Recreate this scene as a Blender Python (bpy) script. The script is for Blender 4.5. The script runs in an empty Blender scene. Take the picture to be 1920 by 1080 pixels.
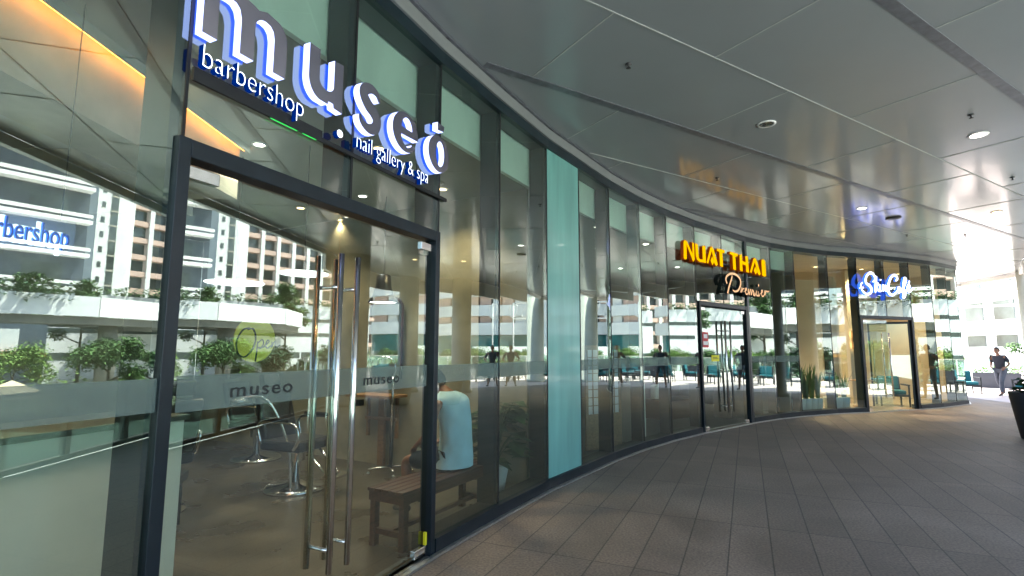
import bpy, bmesh, math, random
from math import radians as R, sin, cos, pi, hypot, atan2
from mathutils import Vector, Matrix
random.seed(7)
SC = bpy.context.scene
COL = SC.collection

# ---------------------------------------------------------------- camera, sky, sun, exposure
cam_d = bpy.data.cameras.new("camera")
cam = bpy.data.objects.new("camera", cam_d)
COL.objects.link(cam)
cam_d.sensor_width = 36.0
cam_d.lens = 36.0 * 981.0 / 1920.0
cam_d.clip_end = 2000
cam.location = (0, 0, 1.55)
cam.rotation_euler = (Matrix.Rotation(R(90 + 6.72), 3, 'X') @ Matrix.Rotation(R(0.13), 3, 'Z')).to_euler()
SC.camera = cam
SUN_EL, SUN_AZ = 61.0, 112.0          # azimuth measured from +X towards +Y
world = bpy.data.worlds.new("World")
SC.world = world
world.use_nodes = True
wn = world.node_tree.nodes
wl = world.node_tree.links
bg = wn['Background']
sky = wn.new('ShaderNodeTexSky')
sky.sky_type = 'NISHITA'
sky.sun_disc = False
sky.sun_elevation = R(SUN_EL)
sky.sun_rotation = R(90 - SUN_AZ)
sky.dust_density = 3.0
sky.air_density = 1.0
wl.new(sky.outputs[0], bg.inputs[0])
bg.inputs[1].default_value = 0.15
sun_d = bpy.data.lights.new("sun", 'SUN')
sun_d.energy = 5.0
sun_d.angle = R(0.5)
sun_d.color = (1.0, 0.95, 0.88)
sun = bpy.data.objects.new("sun", sun_d)
COL.objects.link(sun)
sdir = Vector((cos(R(SUN_EL)) * cos(R(SUN_AZ)), cos(R(SUN_EL)) * sin(R(SUN_AZ)), sin(R(SUN_EL))))
sun.rotation_euler = sdir.to_track_quat('Z', 'Y').to_euler()
sun.location = (30, 20, 60)
SC.view_settings.view_transform = 'Standard'
SC.view_settings.look = 'None'
SC.view_settings.exposure = 2.75
SC.view_settings.gamma = 1.0
SC.render.engine = 'CYCLES'
SC.cycles.use_denoising = True
SC.cycles.max_bounces = 10
SC.cycles.diffuse_bounces = 4
SC.cycles.glossy_bounces = 5
SC.cycles.transparent_max_bounces = 24
SC.cycles.sample_clamp_indirect = 6.0
SC.cycles.caustics_reflective = False
SC.cycles.caustics_refractive = False

# ---------------------------------------------------------------- materials
def new_mat(name):
    m = bpy.data.materials.new(name)
    m.use_nodes = True
    return m, m.node_tree.nodes, m.node_tree.links, m.node_tree.nodes['Principled BSDF']

def mat(name, col, rough=0.6, metal=0.0, noise=0.0, scale=8.0, bump=0.0, spec=0.5, coat=0.0, coat_r=0.05, emit=None, es=0.0, stretch=None, rvar=0.0, detail=6):
    m, n, l, p = new_mat(name)
    p.inputs['Base Color'].default_value = (*col, 1)
    p.inputs['Roughness'].default_value = rough
    p.inputs['Metallic'].default_value = metal
    p.inputs['Specular IOR Level'].default_value = spec
    p.inputs['Coat Weight'].default_value = coat
    p.inputs['Coat Roughness'].default_value = coat_r
    if emit:
        p.inputs['Emission Color'].default_value = (*emit, 1)
        p.inputs['Emission Strength'].default_value = es
    if noise or bump or rvar:
        tc = n.new('ShaderNodeTexCoord')
        mp = n.new('ShaderNodeMapping')
        if stretch: mp.inputs['Scale'].default_value = stretch
        l.new(tc.outputs['Object'], mp.inputs[0])
        nt = n.new('ShaderNodeTexNoise')
        nt.inputs['Scale'].default_value = scale
        nt.inputs['Detail'].default_value = detail
        l.new(mp.outputs[0], nt.inputs[0])
        if noise:
            mx = n.new('ShaderNodeMix'); mx.data_type = 'RGBA'
            mx.inputs[6].default_value = (*[max(0, c * (1 - noise)) for c in col], 1)
            mx.inputs[7].default_value = (*[min(1, c * (1 + noise)) for c in col], 1)
            cr = n.new('ShaderNodeMapRange')
            cr.inputs[1].default_value = 0.3; cr.inputs[2].default_value = 0.7
            l.new(nt.outputs[0], cr.inputs[0]); l.new(cr.outputs[0], mx.inputs[0])
            l.new(mx.outputs[2], p.inputs['Base Color'])
        if bump:
            b = n.new('ShaderNodeBump'); b.inputs['Strength'].default_value = bump
            b.inputs['Distance'].default_value = 0.02
            l.new(nt.outputs[0], b.inputs['Height']); l.new(b.outputs[0], p.inputs['Normal'])
        if rvar:
            rr = n.new('ShaderNodeMapRange')
            rr.inputs[1].default_value = 0.3; rr.inputs[2].default_value = 0.7
            rr.inputs[3].default_value = max(0.0, rough - rvar); rr.inputs[4].default_value = min(1, rough + rvar)
            l.new(nt.outputs[0], rr.inputs[0]); l.new(rr.outputs[0], p.inputs['Roughness'])
    return m

def emis(name, col, s):
    m, n, l, p = new_mat(name)
    n.remove(p)
    e = n.new('ShaderNodeEmission'); e.inputs[0].default_value = (*col, 1); e.inputs[1].default_value = s
    l.new(e.outputs[0], n['Material Output'].inputs[0])
    return m

def glass_mat(name, tint, refl, refl_col=(0.9, 1.0, 0.95), bump=0.0):
    m, n, l, p = new_mat(name); n.remove(p)
    tr = n.new('ShaderNodeBsdfTransparent'); tr.inputs[0].default_value = (*tint, 1)
    mx = n.new('ShaderNodeMixShader')
    out = n['Material Output']
    if refl:
        gl = n.new('ShaderNodeBsdfGlossy'); gl.inputs[0].default_value = (*refl_col, 1); gl.inputs[1].default_value = 0.0
        fr = n.new('ShaderNodeLayerWeight'); fr.inputs[0].default_value = 0.35
        mr = n.new('ShaderNodeMapRange')
        mr.inputs[3].default_value = refl; mr.inputs[4].default_value = 0.95
        l.new(fr.outputs[0], mr.inputs[0]); l.new(mr.outputs[0], mx.inputs[0])
        if bump:
            tc = n.new('ShaderNodeTexCoord'); nt = n.new('ShaderNodeTexNoise'); nt.inputs['Scale'].default_value = 0.9
            nt.inputs['Detail'].default_value = 1
            b = n.new('ShaderNodeBump'); b.inputs['Strength'].default_value = bump; b.inputs['Distance'].default_value = 0.02
            l.new(tc.outputs['Object'], nt.inputs[0]); l.new(nt.outputs[0], b.inputs['Height']); l.new(b.outputs[0], gl.inputs['Normal'])
        l.new(tr.outputs[0], mx.inputs[1]); l.new(gl.outputs[0], mx.inputs[2]); l.new(mx.outputs[0], out.inputs[0])
    else:
        l.new(tr.outputs[0], out.inputs[0])
    return m

M = {}
M['glass'] = glass_mat('facade_glass', (0.82, 0.93, 0.88), 0.185, (0.82, 0.97, 0.90), bump=0.012)
M['glass_clear'] = glass_mat('clear_glass_side', (0.96, 0.98, 0.97), 0)
M['glass_rail'] = glass_mat('rail_glass', (0.80, 0.93, 0.90), 0.08)
M['frame'] = mat('dark_frame', (0.008, 0.019, 0.024), 0.38, 0.0, noise=0.25, scale=5, spec=0.35, coat=0.12, coat_r=0.2)
M['frame_blue'] = mat('slate_frame', (0.006, 0.012, 0.017), 0.42, 0.0, noise=0.25, scale=6, spec=0.3, coat=0.08, coat_r=0.2)
M['gasket'] = mat('gasket', (0.006, 0.007, 0.008), 0.6, noise=.2)
M['alu'] = mat('brushed_aluminium', (0.55, 0.55, 0.52), 0.35, 0.9, noise=.15, scale=20)
M['steel'] = mat('stainless', (0.72, 0.72, 0.70), 0.17, 1.0, rvar=.05, scale=30)
M['chrome'] = mat('chrome', (0.8, 0.8, 0.82), 0.06, 1.0, rvar=.03)
M['film'] = mat('frosted_film', (0.20, 0.26, 0.225), 0.75, noise=0.05, scale=3)
M['film'].node_tree.nodes['Principled BSDF'].inputs['Alpha'].default_value = 0.36
M['black'] = mat('black_vinyl', (0.01, 0.014, 0.014), 0.5, noise=.2)
M['teal_panel'] = mat('teal_spandrel', (0.14, 0.36, 0.32), 0.30, noise=0.16, scale=2.0, stretch=(3, 3, 0.4), coat=0.35, coat_r=0.06)
M['ceil'] = mat('ceiling_metal', (0.215, 0.238, 0.245), 0.42, 0.0, noise=0.04, scale=1.3, spec=0.6, coat=0.75, coat_r=0.12)
_n = M['ceil'].node_tree.nodes; _l = M['ceil'].node_tree.links; _p = _n['Principled BSDF']
_tc = _n.new('ShaderNodeTexCoord'); _nt = _n.new('ShaderNodeTexNoise'); _nt.inputs['Scale'].default_value = 1.1; _nt.inputs['Detail'].default_value = 2
_b = _n.new('ShaderNodeBump'); _b.inputs['Strength'].default_value = .10; _b.inputs['Distance'].default_value = .03
_l.new(_tc.outputs['Object'], _nt.inputs[0]); _l.new(_nt.outputs[0], _b.inputs['Height']); _l.new(_b.outputs[0], _p.inputs['Normal']); _l.new(_b.outputs[0], _p.inputs['Coat Normal'])
M['joint'] = mat('ceiling_joint', (0.38, 0.40, 0.38), 0.6, noise=.1, scale=9)
M['gutter'] = mat('ceiling_slot', (0.15, 0.16, 0.18), 0.35, 0.4, noise=.2, scale=12)
M['fascia'] = mat('fascia_metal', (0.19, 0.205, 0.20), 0.45, noise=.06, scale=4, coat=.2, coat_r=.2)
M['white'] = mat('white_paint', (0.72, 0.72, 0.70), 0.5, noise=0.06, scale=1.2)
M['offwhite'] = mat('tinted_bulkhead', (0.68, 0.84, 0.76), 0.7, noise=0.12, scale=2.2, stretch=(1, 1, .5))
M['plaster'] = mat('concrete_plaster', (0.30, 0.285, 0.215), 0.8, noise=0.24, scale=2.6, bump=0.25, detail=9)
M['plaster_pale'] = mat('pale_plaster', (0.70, 0.69, 0.58), 0.8, noise=0.08, scale=2.0)
M['int_ceil'] = mat('interior_ceiling', (0.28, 0.29, 0.25), 0.6, noise=0.05, scale=2)
M['concrete_floor'] = mat('polished_screed', (0.062, 0.055, 0.042), 0.32, noise=0.35, scale=1.6, rvar=.12, detail=9)
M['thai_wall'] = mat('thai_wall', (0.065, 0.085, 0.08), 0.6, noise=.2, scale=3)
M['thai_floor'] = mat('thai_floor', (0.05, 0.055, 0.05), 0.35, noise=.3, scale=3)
M['cafe_wall'] = mat('cafe_wall', (0.56, 0.47, 0.34), 0.7, noise=.06, scale=2)
M['cafe_floor'] = mat('cafe_floor', (0.33, 0.28, 0.21), 0.25, noise=.15, scale=3)
M['curtain'] = mat('curtain', (0.52, 0.44, 0.33), 0.85, noise=.12, scale=4)
M['wood'] = mat('dark_wood', (0.062, 0.021, 0.012), 0.4, noise=.45, scale=5, stretch=(1, 9, 9), bump=.1)
M['wood_mid'] = mat('oak_wood', (0.26, 0.145, 0.065), 0.5, noise=.3, scale=6, stretch=(1, 8, 8))
M['leather'] = mat('black_leather', (0.018, 0.018, 0.02), 0.3, noise=.3, scale=12, bump=.15)
M['plastic_black'] = mat('black_plastic', (0.015, 0.015, 0.016), 0.35, noise=.2)
M['plastic_white'] = mat('white_plastic', (0.75, 0.75, 0.73), 0.4, noise=.04)
M['mirror'] = mat('mirror_face', (0.8, 0.84, 0.82), 0.03, 1.0, rvar=.01)
M['skin'] = mat('skin', (0.28, 0.14, 0.085), 0.5, noise=.1, scale=12)
M['hair'] = mat('hair', (0.012, 0.009, 0.008), 0.6, noise=.3, scale=40)
M['shirt_blue'] = mat('pale_blue_cotton', (0.50, 0.76, 0.88), 0.85, noise=.10, scale=7, bump=.35)
M['shorts_navy'] = mat('navy_cloth', (0.02, 0.03, 0.05), 0.85, noise=.2, scale=10, bump=.2)
M['shirt_dark'] = mat('charcoal_cotton', (0.03, 0.032, 0.045), 0.85, noise=.15, scale=10, bump=.3)
M['cloth_grey'] = mat('grey_cloth', (0.10, 0.11, 0.14), 0.85, noise=.15, scale=10, bump=.3)
M['shirt_teal'] = mat('faded_cloth', (0.12, 0.16, 0.16), 0.85, noise=.15, scale=10, bump=.3)
M['shoe'] = mat('shoe_rubber', (0.02, 0.02, 0.02), 0.5, noise=.2)
M['leaf'] = mat('leaf_green', (0.06, 0.13, 0.03), 0.8, noise=0.5, scale=1.3)
M['leaf_dark'] = mat('leaf_dark', (0.02, 0.065, 0.022), 0.6, noise=0.45, scale=2.3)
M['leaf_light'] = mat('leaf_light', (0.12, 0.21, 0.04), 0.8, noise=0.45, scale=1.0)
M['bark'] = mat('bark', (0.13, 0.10, 0.075), 0.85, noise=.35, scale=6, bump=.4)
M['planter_dark'] = mat('charcoal_planter', (0.035, 0.042, 0.055), 0.55, noise=.15, scale=4, bump=.05)
M['planter_white'] = mat('white_planter', (0.62, 0.68, 0.63), 0.5, noise=.06, scale=3)
M['soil'] = mat('soil', (0.035, 0.025, 0.018), 0.95, noise=.4, scale=25, bump=.5)
M['cushion'] = mat('teal_cushion', (0.006, 0.115, 0.145), 0.8, noise=.12, scale=10, bump=.1)
M['rattan'] = mat('dark_rattan', (0.02, 0.025, 0.028), 0.6, noise=.3, scale=30, bump=.3)
M['terracotta'] = mat('peach_spandrel', (0.66, 0.45, 0.37), 0.7, noise=.07, scale=.5)
M['bldg_white'] = mat('weathered_white', (0.82, 0.80, 0.78), 0.6, noise=.07, scale=.35, stretch=(1, 1, .3))
M['bldg_grey'] = mat('slate_cladding', (0.075, 0.095, 0.12), 0.5, noise=.12, scale=.4)
M['bldg_beige'] = mat('beige_render', (0.45, 0.41, 0.34), 0.7, noise=.1, scale=.3)
M['win'] = mat('window_glass', (0.085, 0.105, 0.10), 0.08, noise=.6, scale=.35, spec=.8)
M['win_teal'] = mat('teal_window_glass', (0.02, 0.16, 0.17), 0.08, noise=.4, scale=.3, spec=.8)
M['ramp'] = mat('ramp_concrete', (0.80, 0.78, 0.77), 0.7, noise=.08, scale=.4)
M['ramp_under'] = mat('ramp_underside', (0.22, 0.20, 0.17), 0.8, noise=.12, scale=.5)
M['asphalt'] = mat('street_asphalt', (0.30, 0.33, 0.31), 0.75, noise=.35, scale=.45, detail=8)
M['grassland'] = mat('far_ground', (0.10, 0.13, 0.07), 0.9, noise=.3, scale=.3)
M['canvas'] = mat('cream_canvas', (0.62, 0.53, 0.36), 0.8, noise=.06)
M['red'] = mat('red_print', (0.45, 0.02, 0.03), 0.5, noise=.1)
M['paper'] = mat('paper', (0.75, 0.70, 0.68), 0.6, noise=.03)
M['yellow'] = mat('yellow_print', (0.78, 0.68, 0.02), 0.5, noise=.04)
M['gold_disc'] = mat('gold_acrylic', (0.90, 0.72, 0.10), 0.35, noise=.2, scale=5)
M['gold_disc'].node_tree.nodes['Principled BSDF'].inputs['Alpha'].default_value = 0.95
M['orange_lamp'] = emis('orange_lantern', (1.0, 0.22, 0.03), .4)
M['lamp'] = emis('lamp_white', (1.0, 0.93, 0.82), 4.0)
M['lamp_warm'] = emis('lamp_warm', (1.0, 0.62, 0.26), 3.0)
M['cove'] = emis('cove_led', (1.0, 0.30, 0.035), 4.5)
M['led_side'] = emis('letter_side_white', (0.40, 0.48, 1.0), .56)
M['led_face'] = emis('small_letter_face', (0.82, 0.90, 1.0), .55)
M['led_blue'] = emis('letter_return_blue', (0.0, 0.025, 0.24), 0.13)
M['led_halo'] = emis('letter_back_blue', (0.02, 0.10, 1.0), .8)
M['letter_metal'] = mat('polished_letter_face', (0.46, 0.44, 0.54), 0.24, .95, rvar=.04, scale=3)
M['nuat_face'] = emis('amber_face', (1.0, 0.50, 0.0), .20)
M['nuat_side'] = mat('red_return', (0.16, 0.03, 0.0), 0.5, noise=.1, emit=(0.5, 0.06, 0.0), es=.03)
M['premier_face'] = emis('peach_face', (1.0, 0.60, 0.33), .17)
M['skin_face'] = emis('cafe_letter_face', (0.80, 0.80, 1.0), .6)
M['skin_side'] = emis('cafe_letter_return', (0.03, 0.12, 0.9), .45)
M['halo_blue'] = emis('halo_letter_blue', (0.008, 0.07, 0.42), .16)
M['halo_white'] = emis('halo_white', (.70, .82, 1.0), .45)
M['halo_soft'] = mat('clear_blue_acrylic', (.25, .4, .7), .3, noise=.05)
M['halo_soft'].node_tree.nodes['Principled BSDF'].inputs['Alpha'].default_value = .18
M['green_line'] = emis('green_neon', (0.05, 0.9, 0.15), .25)

def paving_material():
    m, n, l, p = new_mat('granite_paving')
    tc = n.new('ShaderNodeTexCoord')
    mp = n.new('ShaderNodeMapping'); mp.vector_type = 'POINT'
    mp.inputs['Rotation'].default_value = (0, 0, R(-66.0))
    mp.inputs['Location'].default_value = (0.02, 0.11, 0)
    l.new(tc.outputs['Object'], mp.inputs[0])
    # gentle waviness of the hand laid joints
    wv = n.new('ShaderNodeTexNoise'); wv.inputs['Scale'].default_value = 0.6
    br = n.new('ShaderNodeTexBrick')
    br.offset = 0.0; br.squash = 1.0
    br.inputs['Scale'].default_value = 1.0
    br.inputs['Brick Width'].default_value = 1.33
    br.inputs['Row Height'].default_value = 0.305
    br.inputs['Mortar Size'].default_value = 0.006
    br.inputs['Mortar Smooth'].default_value = 0.25
    br.inputs['Color1'].default_value = (0.250, 0.192, 0.150, 1)
    br.inputs['Color2'].default_value = (0.200, 0.157, 0.125, 1)
    br.inputs['Mortar'].default_value = (0.10, 0.082, 0.068, 1)
    l.new(mp.outputs[0], br.inputs[0])
    sp = n.new('ShaderNodeTexNoise'); sp.inputs['Scale'].default_value = 55; sp.inputs['Detail'].default_value = 4
    l.new(tc.outputs['Object'], sp.inputs[0])
    st = n.new('ShaderNodeTexNoise'); st.inputs['Scale'].default_value = 0.9; st.inputs['Detail'].default_value = 7
    st.inputs['Distortion'].default_value = 1.0
    l.new(tc.outputs['Object'], st.inputs[0])
    a = n.new('ShaderNodeMapRange'); a.inputs[1].default_value = .35; a.inputs[2].default_value = .65
    a.inputs[3].default_value = .74; a.inputs[4].default_value = 1.24
    l.new(sp.outputs[0], a.inputs[0])
    b = n.new('ShaderNodeMapRange'); b.inputs[1].default_value = .35; b.inputs[2].default_value = .65
    b.inputs[3].default_value = .76; b.inputs[4].default_value = 1.14
    l.new(st.outputs[0], b.inputs[0])
    mu = n.new('ShaderNodeMath'); mu.operation = 'MULTIPLY'
    l.new(a.outputs[0], mu.inputs[0]); l.new(b.outputs[0], mu.inputs[1])
    vm = n.new('ShaderNodeVectorMath'); vm.operation = 'SCALE'
    l.new(br.outputs[0], vm.inputs[0]); l.new(mu.outputs[0], vm.inputs['Scale'])
    l.new(vm.outputs[0], p.inputs['Base Color'])
    p.inputs['Roughness'].default_value = 0.62
    rr = n.new('ShaderNodeMapRange'); rr.inputs[3].default_value = .45; rr.inputs[4].default_value = .8
    l.new(st.outputs[0], rr.inputs[0]); l.new(rr.outputs[0], p.inputs['Roughness'])
    bp = n.new('ShaderNodeBump'); bp.inputs['Strength'].default_value = .35; bp.inputs['Distance'].default_value = .006
    iv = n.new('ShaderNodeMath'); iv.operation = 'SUBTRACT'; iv.inputs[0].default_value = 1.0
    l.new(br.outputs['Fac'], iv.inputs[1])
    ad = n.new('ShaderNodeMath'); ad.operation = 'MULTIPLY_ADD'; ad.inputs[1].default_value = .35
    l.new(sp.outputs[0], ad.inputs[0]); l.new(iv.outputs[0], ad.inputs[2])
    l.new(ad.outputs[0], bp.inputs['Height']); l.new(bp.outputs[0], p.inputs['Normal'])
    return m
M['paving'] = paving_material()

# ---------------------------------------------------------------- mesh helpers
class MB:
    """collects shapes, then links them as ONE mesh object"""
    def __init__(s):
        s.v = []; s.f = []; s.mi = []; s.sm = []
    def add(s, verts, faces, mi=0, smooth=False):
        o = len(s.v); s.v += [tuple(q) for q in verts]
        s.f += [tuple(i + o for i in f) for f in faces]
        s.mi += [mi] * len(faces) if isinstance(mi, int) else list(mi)
        s.sm += [smooth] * len(faces)
        return s
    def hexa(s, P, mi=0):
        """8 points: bottom 4 (ccw), top 4"""
        return s.add(P, [(3, 2, 1, 0), (4, 5, 6, 7), (0, 1, 5, 4), (1, 2, 6, 5), (2, 3, 7, 6), (3, 0, 4, 7)], mi)
    def box(s, x0, x1, y0, y1, z0, z1, mi=0):
        return s.hexa([(x0, y0, z0), (x1, y0, z0), (x1, y1, z0), (x0, y1, z0), (x0, y0, z1), (x1, y0, z1), (x1, y1, z1), (x0, y1, z1)], mi)
    def cbox(s, c, size, rz=0, mi=0, taper=1.0):
        hx, hy, hz = size[0] / 2, size[1] / 2, size[2] / 2
        P = []
        for z, k in ((-hz, 1.0), (hz, taper)):
            for x, y in ((-hx, -hy), (hx, -hy), (hx, hy), (-hx, hy)):
                x *= k; y *= k
                P.append((c[0] + x * cos(rz) - y * sin(rz), c[1] + x * sin(rz) + y * cos(rz), c[2] + z))
        return s.hexa(P, mi)
    def bar(s, a, b, w, h, mi=0):
        a = Vector(a); b = Vector(b); d = (b - a).normalized()
        up = Vector((0, 0, 1)) if abs(d.z) < .95 else Vector((1, 0, 0))
        x = d.cross(up).normalized() * w / 2; y = x.cross(d).normalized() * h / 2
        return s.hexa([a - x - y, a + x - y, b + x - y, b - x - y, a - x + y, a + x + y, b + x + y, b - x + y], mi)
    def tube(s, pts, r, n=10, mi=0, cap=True):
        pts = [Vector(p) for p in pts]
        rs = r if isinstance(r, (list, tuple)) else [r] * len(pts)
        V = []; F = []
        ref = None
        for i, p in enumerate(pts):
            d = (pts[min(i + 1, len(pts) - 1)] - pts[max(i - 1, 0)]).normalized()
            if ref is None:
                ref = Vector((0, 0, 1)) if abs(d.z) < .9 else Vector((1, 0, 0))
            x = (ref - d * ref.dot(d)).normalized(); y = d.cross(x); ref = x
            for k in range(n):
                a = 2 * pi * k / n
                V.append(p + (x * cos(a) + y * sin(a)) * rs[i])
        for i in range(len(pts) - 1):
            for k in range(n):
                F.append((i * n + k, i * n + (k + 1) % n, (i + 1) * n + (k + 1) % n, (i + 1) * n + k))
        s.add(V, F, mi, True)
        if cap:
            o = len(s.v) - len(V)
            s.f += [tuple(o + k for k in range(n - 1, -1, -1)), tuple(o + (len(pts) - 1) * n + k for k in range(n))]
            s.mi += [mi, mi]; s.sm += [False, False]
        return s
    def lathe(s, prof, c=(0, 0, 0), n=24, mi=0, smooth=True, sx=1, sy=1, cap=True):
        V = []; F = []
        for r, z in prof:
            for k in range(n):
                a = 2 * pi * k / n
                V.append((c[0] + r * cos(a) * sx, c[1] + r * sin(a) * sy, c[2] + z))
        for i in range(len(prof) - 1):
            for k in range(n):
                F.append((i * n + k, i * n + (k + 1) % n, (i + 1) * n + (k + 1) % n, (i + 1) * n + k))
        s.add(V, F, mi, smooth)
        o = len(s.v) - len(V)
        if not cap: return s
        if prof[0][0] > 1e-4: s.f.append(tuple(o + k for k in range(n - 1, -1, -1))); s.mi.append(mi); s.sm.append(False)
        if prof[-1][0] > 1e-4: s.f.append(tuple(o + (len(prof) - 1) * n + k for k in range(n))); s.mi.append(mi); s.sm.append(False)
        return s
    def prism(s, poly, z0, z1, mi=0, mi_side=None):
        n = len(poly); o = len(s.v)
        s.v += [(x, y, z0) for x, y in poly] + [(x, y, z1) for x, y in poly]
        s.f += [tuple(o + i for i in range(n - 1, -1, -1)), tuple(o + n + i for i in range(n))]
        s.mi += [mi, mi]; s.sm += [False, False]
        for i in range(n):
            j = (i + 1) % n
            s.f.append((o + i, o + j, o + n + j, o + n + i)); s.mi.append(mi if mi_side is None else mi_side); s.sm.append(False)
        return s
    def build(s, name, mats, parent=None, loc=None, rz=0, bevel=0.0, matrix=None):
        me = bpy.data.meshes.new(name)
        me.from_pydata([tuple(v) for v in s.v], [], s.f)
        if not isinstance(mats, (list, tuple)): mats = [mats]
        for m_ in mats: me.materials.append(m_)
        me.polygons.foreach_set('material_index', s.mi)
        me.polygons.foreach_set('use_smooth', s.sm)
        me.update()
        o = bpy.data.objects.new(name, me); COL.objects.link(o)
        if parent: o.parent = parent
        if matrix is not None: o.matrix_local = matrix
        elif loc is not None: o.location = loc; o.rotation_euler = (0, 0, rz)
        if bevel:
            b = o.modifiers.new('edge', 'BEVEL'); b.width = bevel; b.segments = 2; b.limit_method = 'ANGLE'
        return o

def tag(o, label, cat, group=None, kind=None):
    o['label'] = label; o['category'] = cat
    if group: o['group'] = group
    if kind: o['kind'] = kind
    return o
def struct(o):
    o['kind'] = 'structure'; return o
def empty(name, loc=(0, 0, 0), rz=0, matrix=None):
    o = bpy.data.objects.new(name, None); COL.objects.link(o)
    o.empty_display_size = .2
    if matrix is not None: o.matrix_world = matrix
    else: o.location = loc; o.rotation_euler = (0, 0, rz)
    return o
def copy_tree(o, parent=None):
    c = o.copy(); COL.objects.link(c)
    if parent: c.parent = parent
    for ch in [x for x in bpy.data.objects if x.parent == o and x != c]:
        copy_tree(ch, c)
    return c
CH = {}

# ---------------------------------------------------------------- facade plan (metres)
PTS = [(-2.32, -1.70), (-2.42, -0.75), (-2.18, 0.26), (-1.853, 1.273), (-1.49, 2.27), (-0.604, 4.20), (-0.124, 5.10), (0.408, 6.048), (0.874, 6.753),
       (1.445, 7.625), (2.103, 8.485), (2.771, 9.246), (3.556, 10.037), (5.184, 11.478), (6.062, 12.138), (6.867, 12.605),
       (8.006, 13.146), (8.935, 13.427), (10.85, 14.168), (11.784, 14.602), (12.635, 15.115), (13.306, 15.545), (13.95, 16.35), (14.35, 17.35), (14.5, 18.5)]
NAMES = ['W4', 'W3', 'W2', 'W1', 'J', 'A', 'B', 'C', 'D', 'E', 'F', 'G', 'H', 'I', 'J2', 'K', 'L', 'M', 'N', 'O', 'P', 'Q', 'R1', 'R2', 'R3']
P = dict(zip(NAMES, PTS))
class Facet:
    def __init__(s, a, b):
        s.a = Vector(a).to_2d() if len(a) > 2 else Vector(a); s.b = Vector(b)
        d = s.b - s.a; s.L = d.length; s.d = d / s.L; s.n = Vector((s.d.y, -s.d.x))
        s.ang = atan2(s.d.y, s.d.x)
    def p(s, t, w, z):
        q = s.a + s.d * t + s.n * w
        return (q.x, q.y, z)
    def mtx(s, t=0, w=0, z=0):
        o = s.p(t, w, z)
        m = Matrix(((s.d.x, 0, s.n.x, o[0]), (s.d.y, 0, s.n.y, o[1]), (0, 1, 0, o[2]), (0, 0, 0, 1)))
        return m
    def box(s, mb, t0, t1, w0, w1, z0, z1, mi=0):
        return mb.hexa([s.p(t0, w1, z0), s.p(t1, w1, z0), s.p(t1, w0, z0), s.p(t0, w0, z0),
                        s.p(t0, w1, z1), s.p(t1, w1, z1), s.p(t1, w0, z1), s.p(t0, w0, z1)][:: 1], mi)

def pane(F, t0, t1, z0, z1, parent, name='glass_pane', w=0.0):
    mb = MB(); F.box(mb, t0, t1, w - .012, w, z0, z1)
    # real panes never sit perfectly true: a millimetre or two of lean and twist
    a_, b_, c_ = (random.uniform(-.0016, .0016) for _ in range(3))
    for i_, (x_, y_, z_) in enumerate(mb.v):
        k_ = (a_ if i_ in (0, 3, 4, 7) else -a_) + (b_ if z_ < (z0 + z1) / 2 else -b_)
        mb.v[i_] = (x_ + F.n.x * k_, y_ + F.n.y * k_, z_)
    # the face that looks outwards reflects, the others only tint
    mb.mi = [1, 1, 0, 1, 1, 1]
    return mb.build(name, [M['glass'], M['glass_clear']], parent)

def stile(F, t, parent, side=-1, z0=.12, z1=3.95, depth=.18, name='mullion'):
    """box mullion behind the glass just before joint t, with the thin gasket line in front"""
    mb = MB(); F.box(mb, t - .055, t, -.02 - depth, -.02, z0, z1)
    F.box(mb, t - .010, t + .006, -.0195, .004, z0, z1, 1)
    return mb.build(name, [M['frame'], M['gasket']], parent)

Z0, Z1 = .12, 3.95
def front(names, parent, doors=(), film=None, bulk=True):
    for a, b in zip(names, names[1:]):
        F = Facet(P[a], P[b])
        mb = MB(); F.box(mb, 0, F.L, -.20, .035, 0.0, .118); mb.build('sill', M['frame_blue'], parent) if a not in doors else None
        mb = MB(); F.box(mb, 0, F.L, -.20, .030, Z1 + .002, 4.06); mb.build('head_rail', M['frame'], parent)
        mb = MB(); F.box(mb, 0, F.L, .037, .075, 0.002, .02); mb.build('threshold_strip', M['alu'], parent)
        if a not in doors:
            pane(F, .004, F.L - .012, Z0, Z1, parent)
            stile(F, F.L, parent)
            if film:
                mb = MB(); F.box(mb, .01, F.L - .02, .002, .0035, film[0], film[1]); mb.build('frosted_film', M['film'], parent)
        if bulk:
            mb = MB(); F.box(mb, 0, F.L, -.26, -.215, 3.50, 4.05); mb.build('bulkhead', M['offwhite'], parent)

# ---------------------------------------------------------------- museo barbershop front
museo = tag(empty('barbershop_building', (-1.49, 2.27, 0)), 'tall glass barbershop front with dark frames, nearest the camera, double door under white lit letters', 'shopfront')
museo.matrix_world = Matrix.Identity(4)
front(['W4', 'W3', 'W2', 'W1', 'J', 'A', 'B', 'C'], museo, doors=('J',), film=(1.285, 1.425))
FD = Facet(P['J'], P['A'])
def portal(F, parent, t0, t1, zt, w=.025, depth=.08, th=.06, right_deep=.0):
    for ta, tb in ((t0, t0 + th), (t1 - th, t1)):
        mb = MB(); F.box(mb, ta, tb, -depth, w, 0.0, zt); mb.build('door_jamb', M['frame_blue'], parent, bevel=.004)
    mb = MB(); F.box(mb, t0 + th + .001, t1 - th - .001, -depth, w - .003, zt - .085, zt); mb.build('door_header', M['frame_blue'], parent, bevel=.004)
def top_panes(F, parent, tm, zt):
    pane(F, .01, tm - .012, zt + .003, Z1, parent); pane(F, tm + .006, F.L - .012, zt + .003, Z1, parent)
    stile(F, tm, parent, z0=zt + .002); stile(F, F.L, parent, z0=zt + .002)
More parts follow.
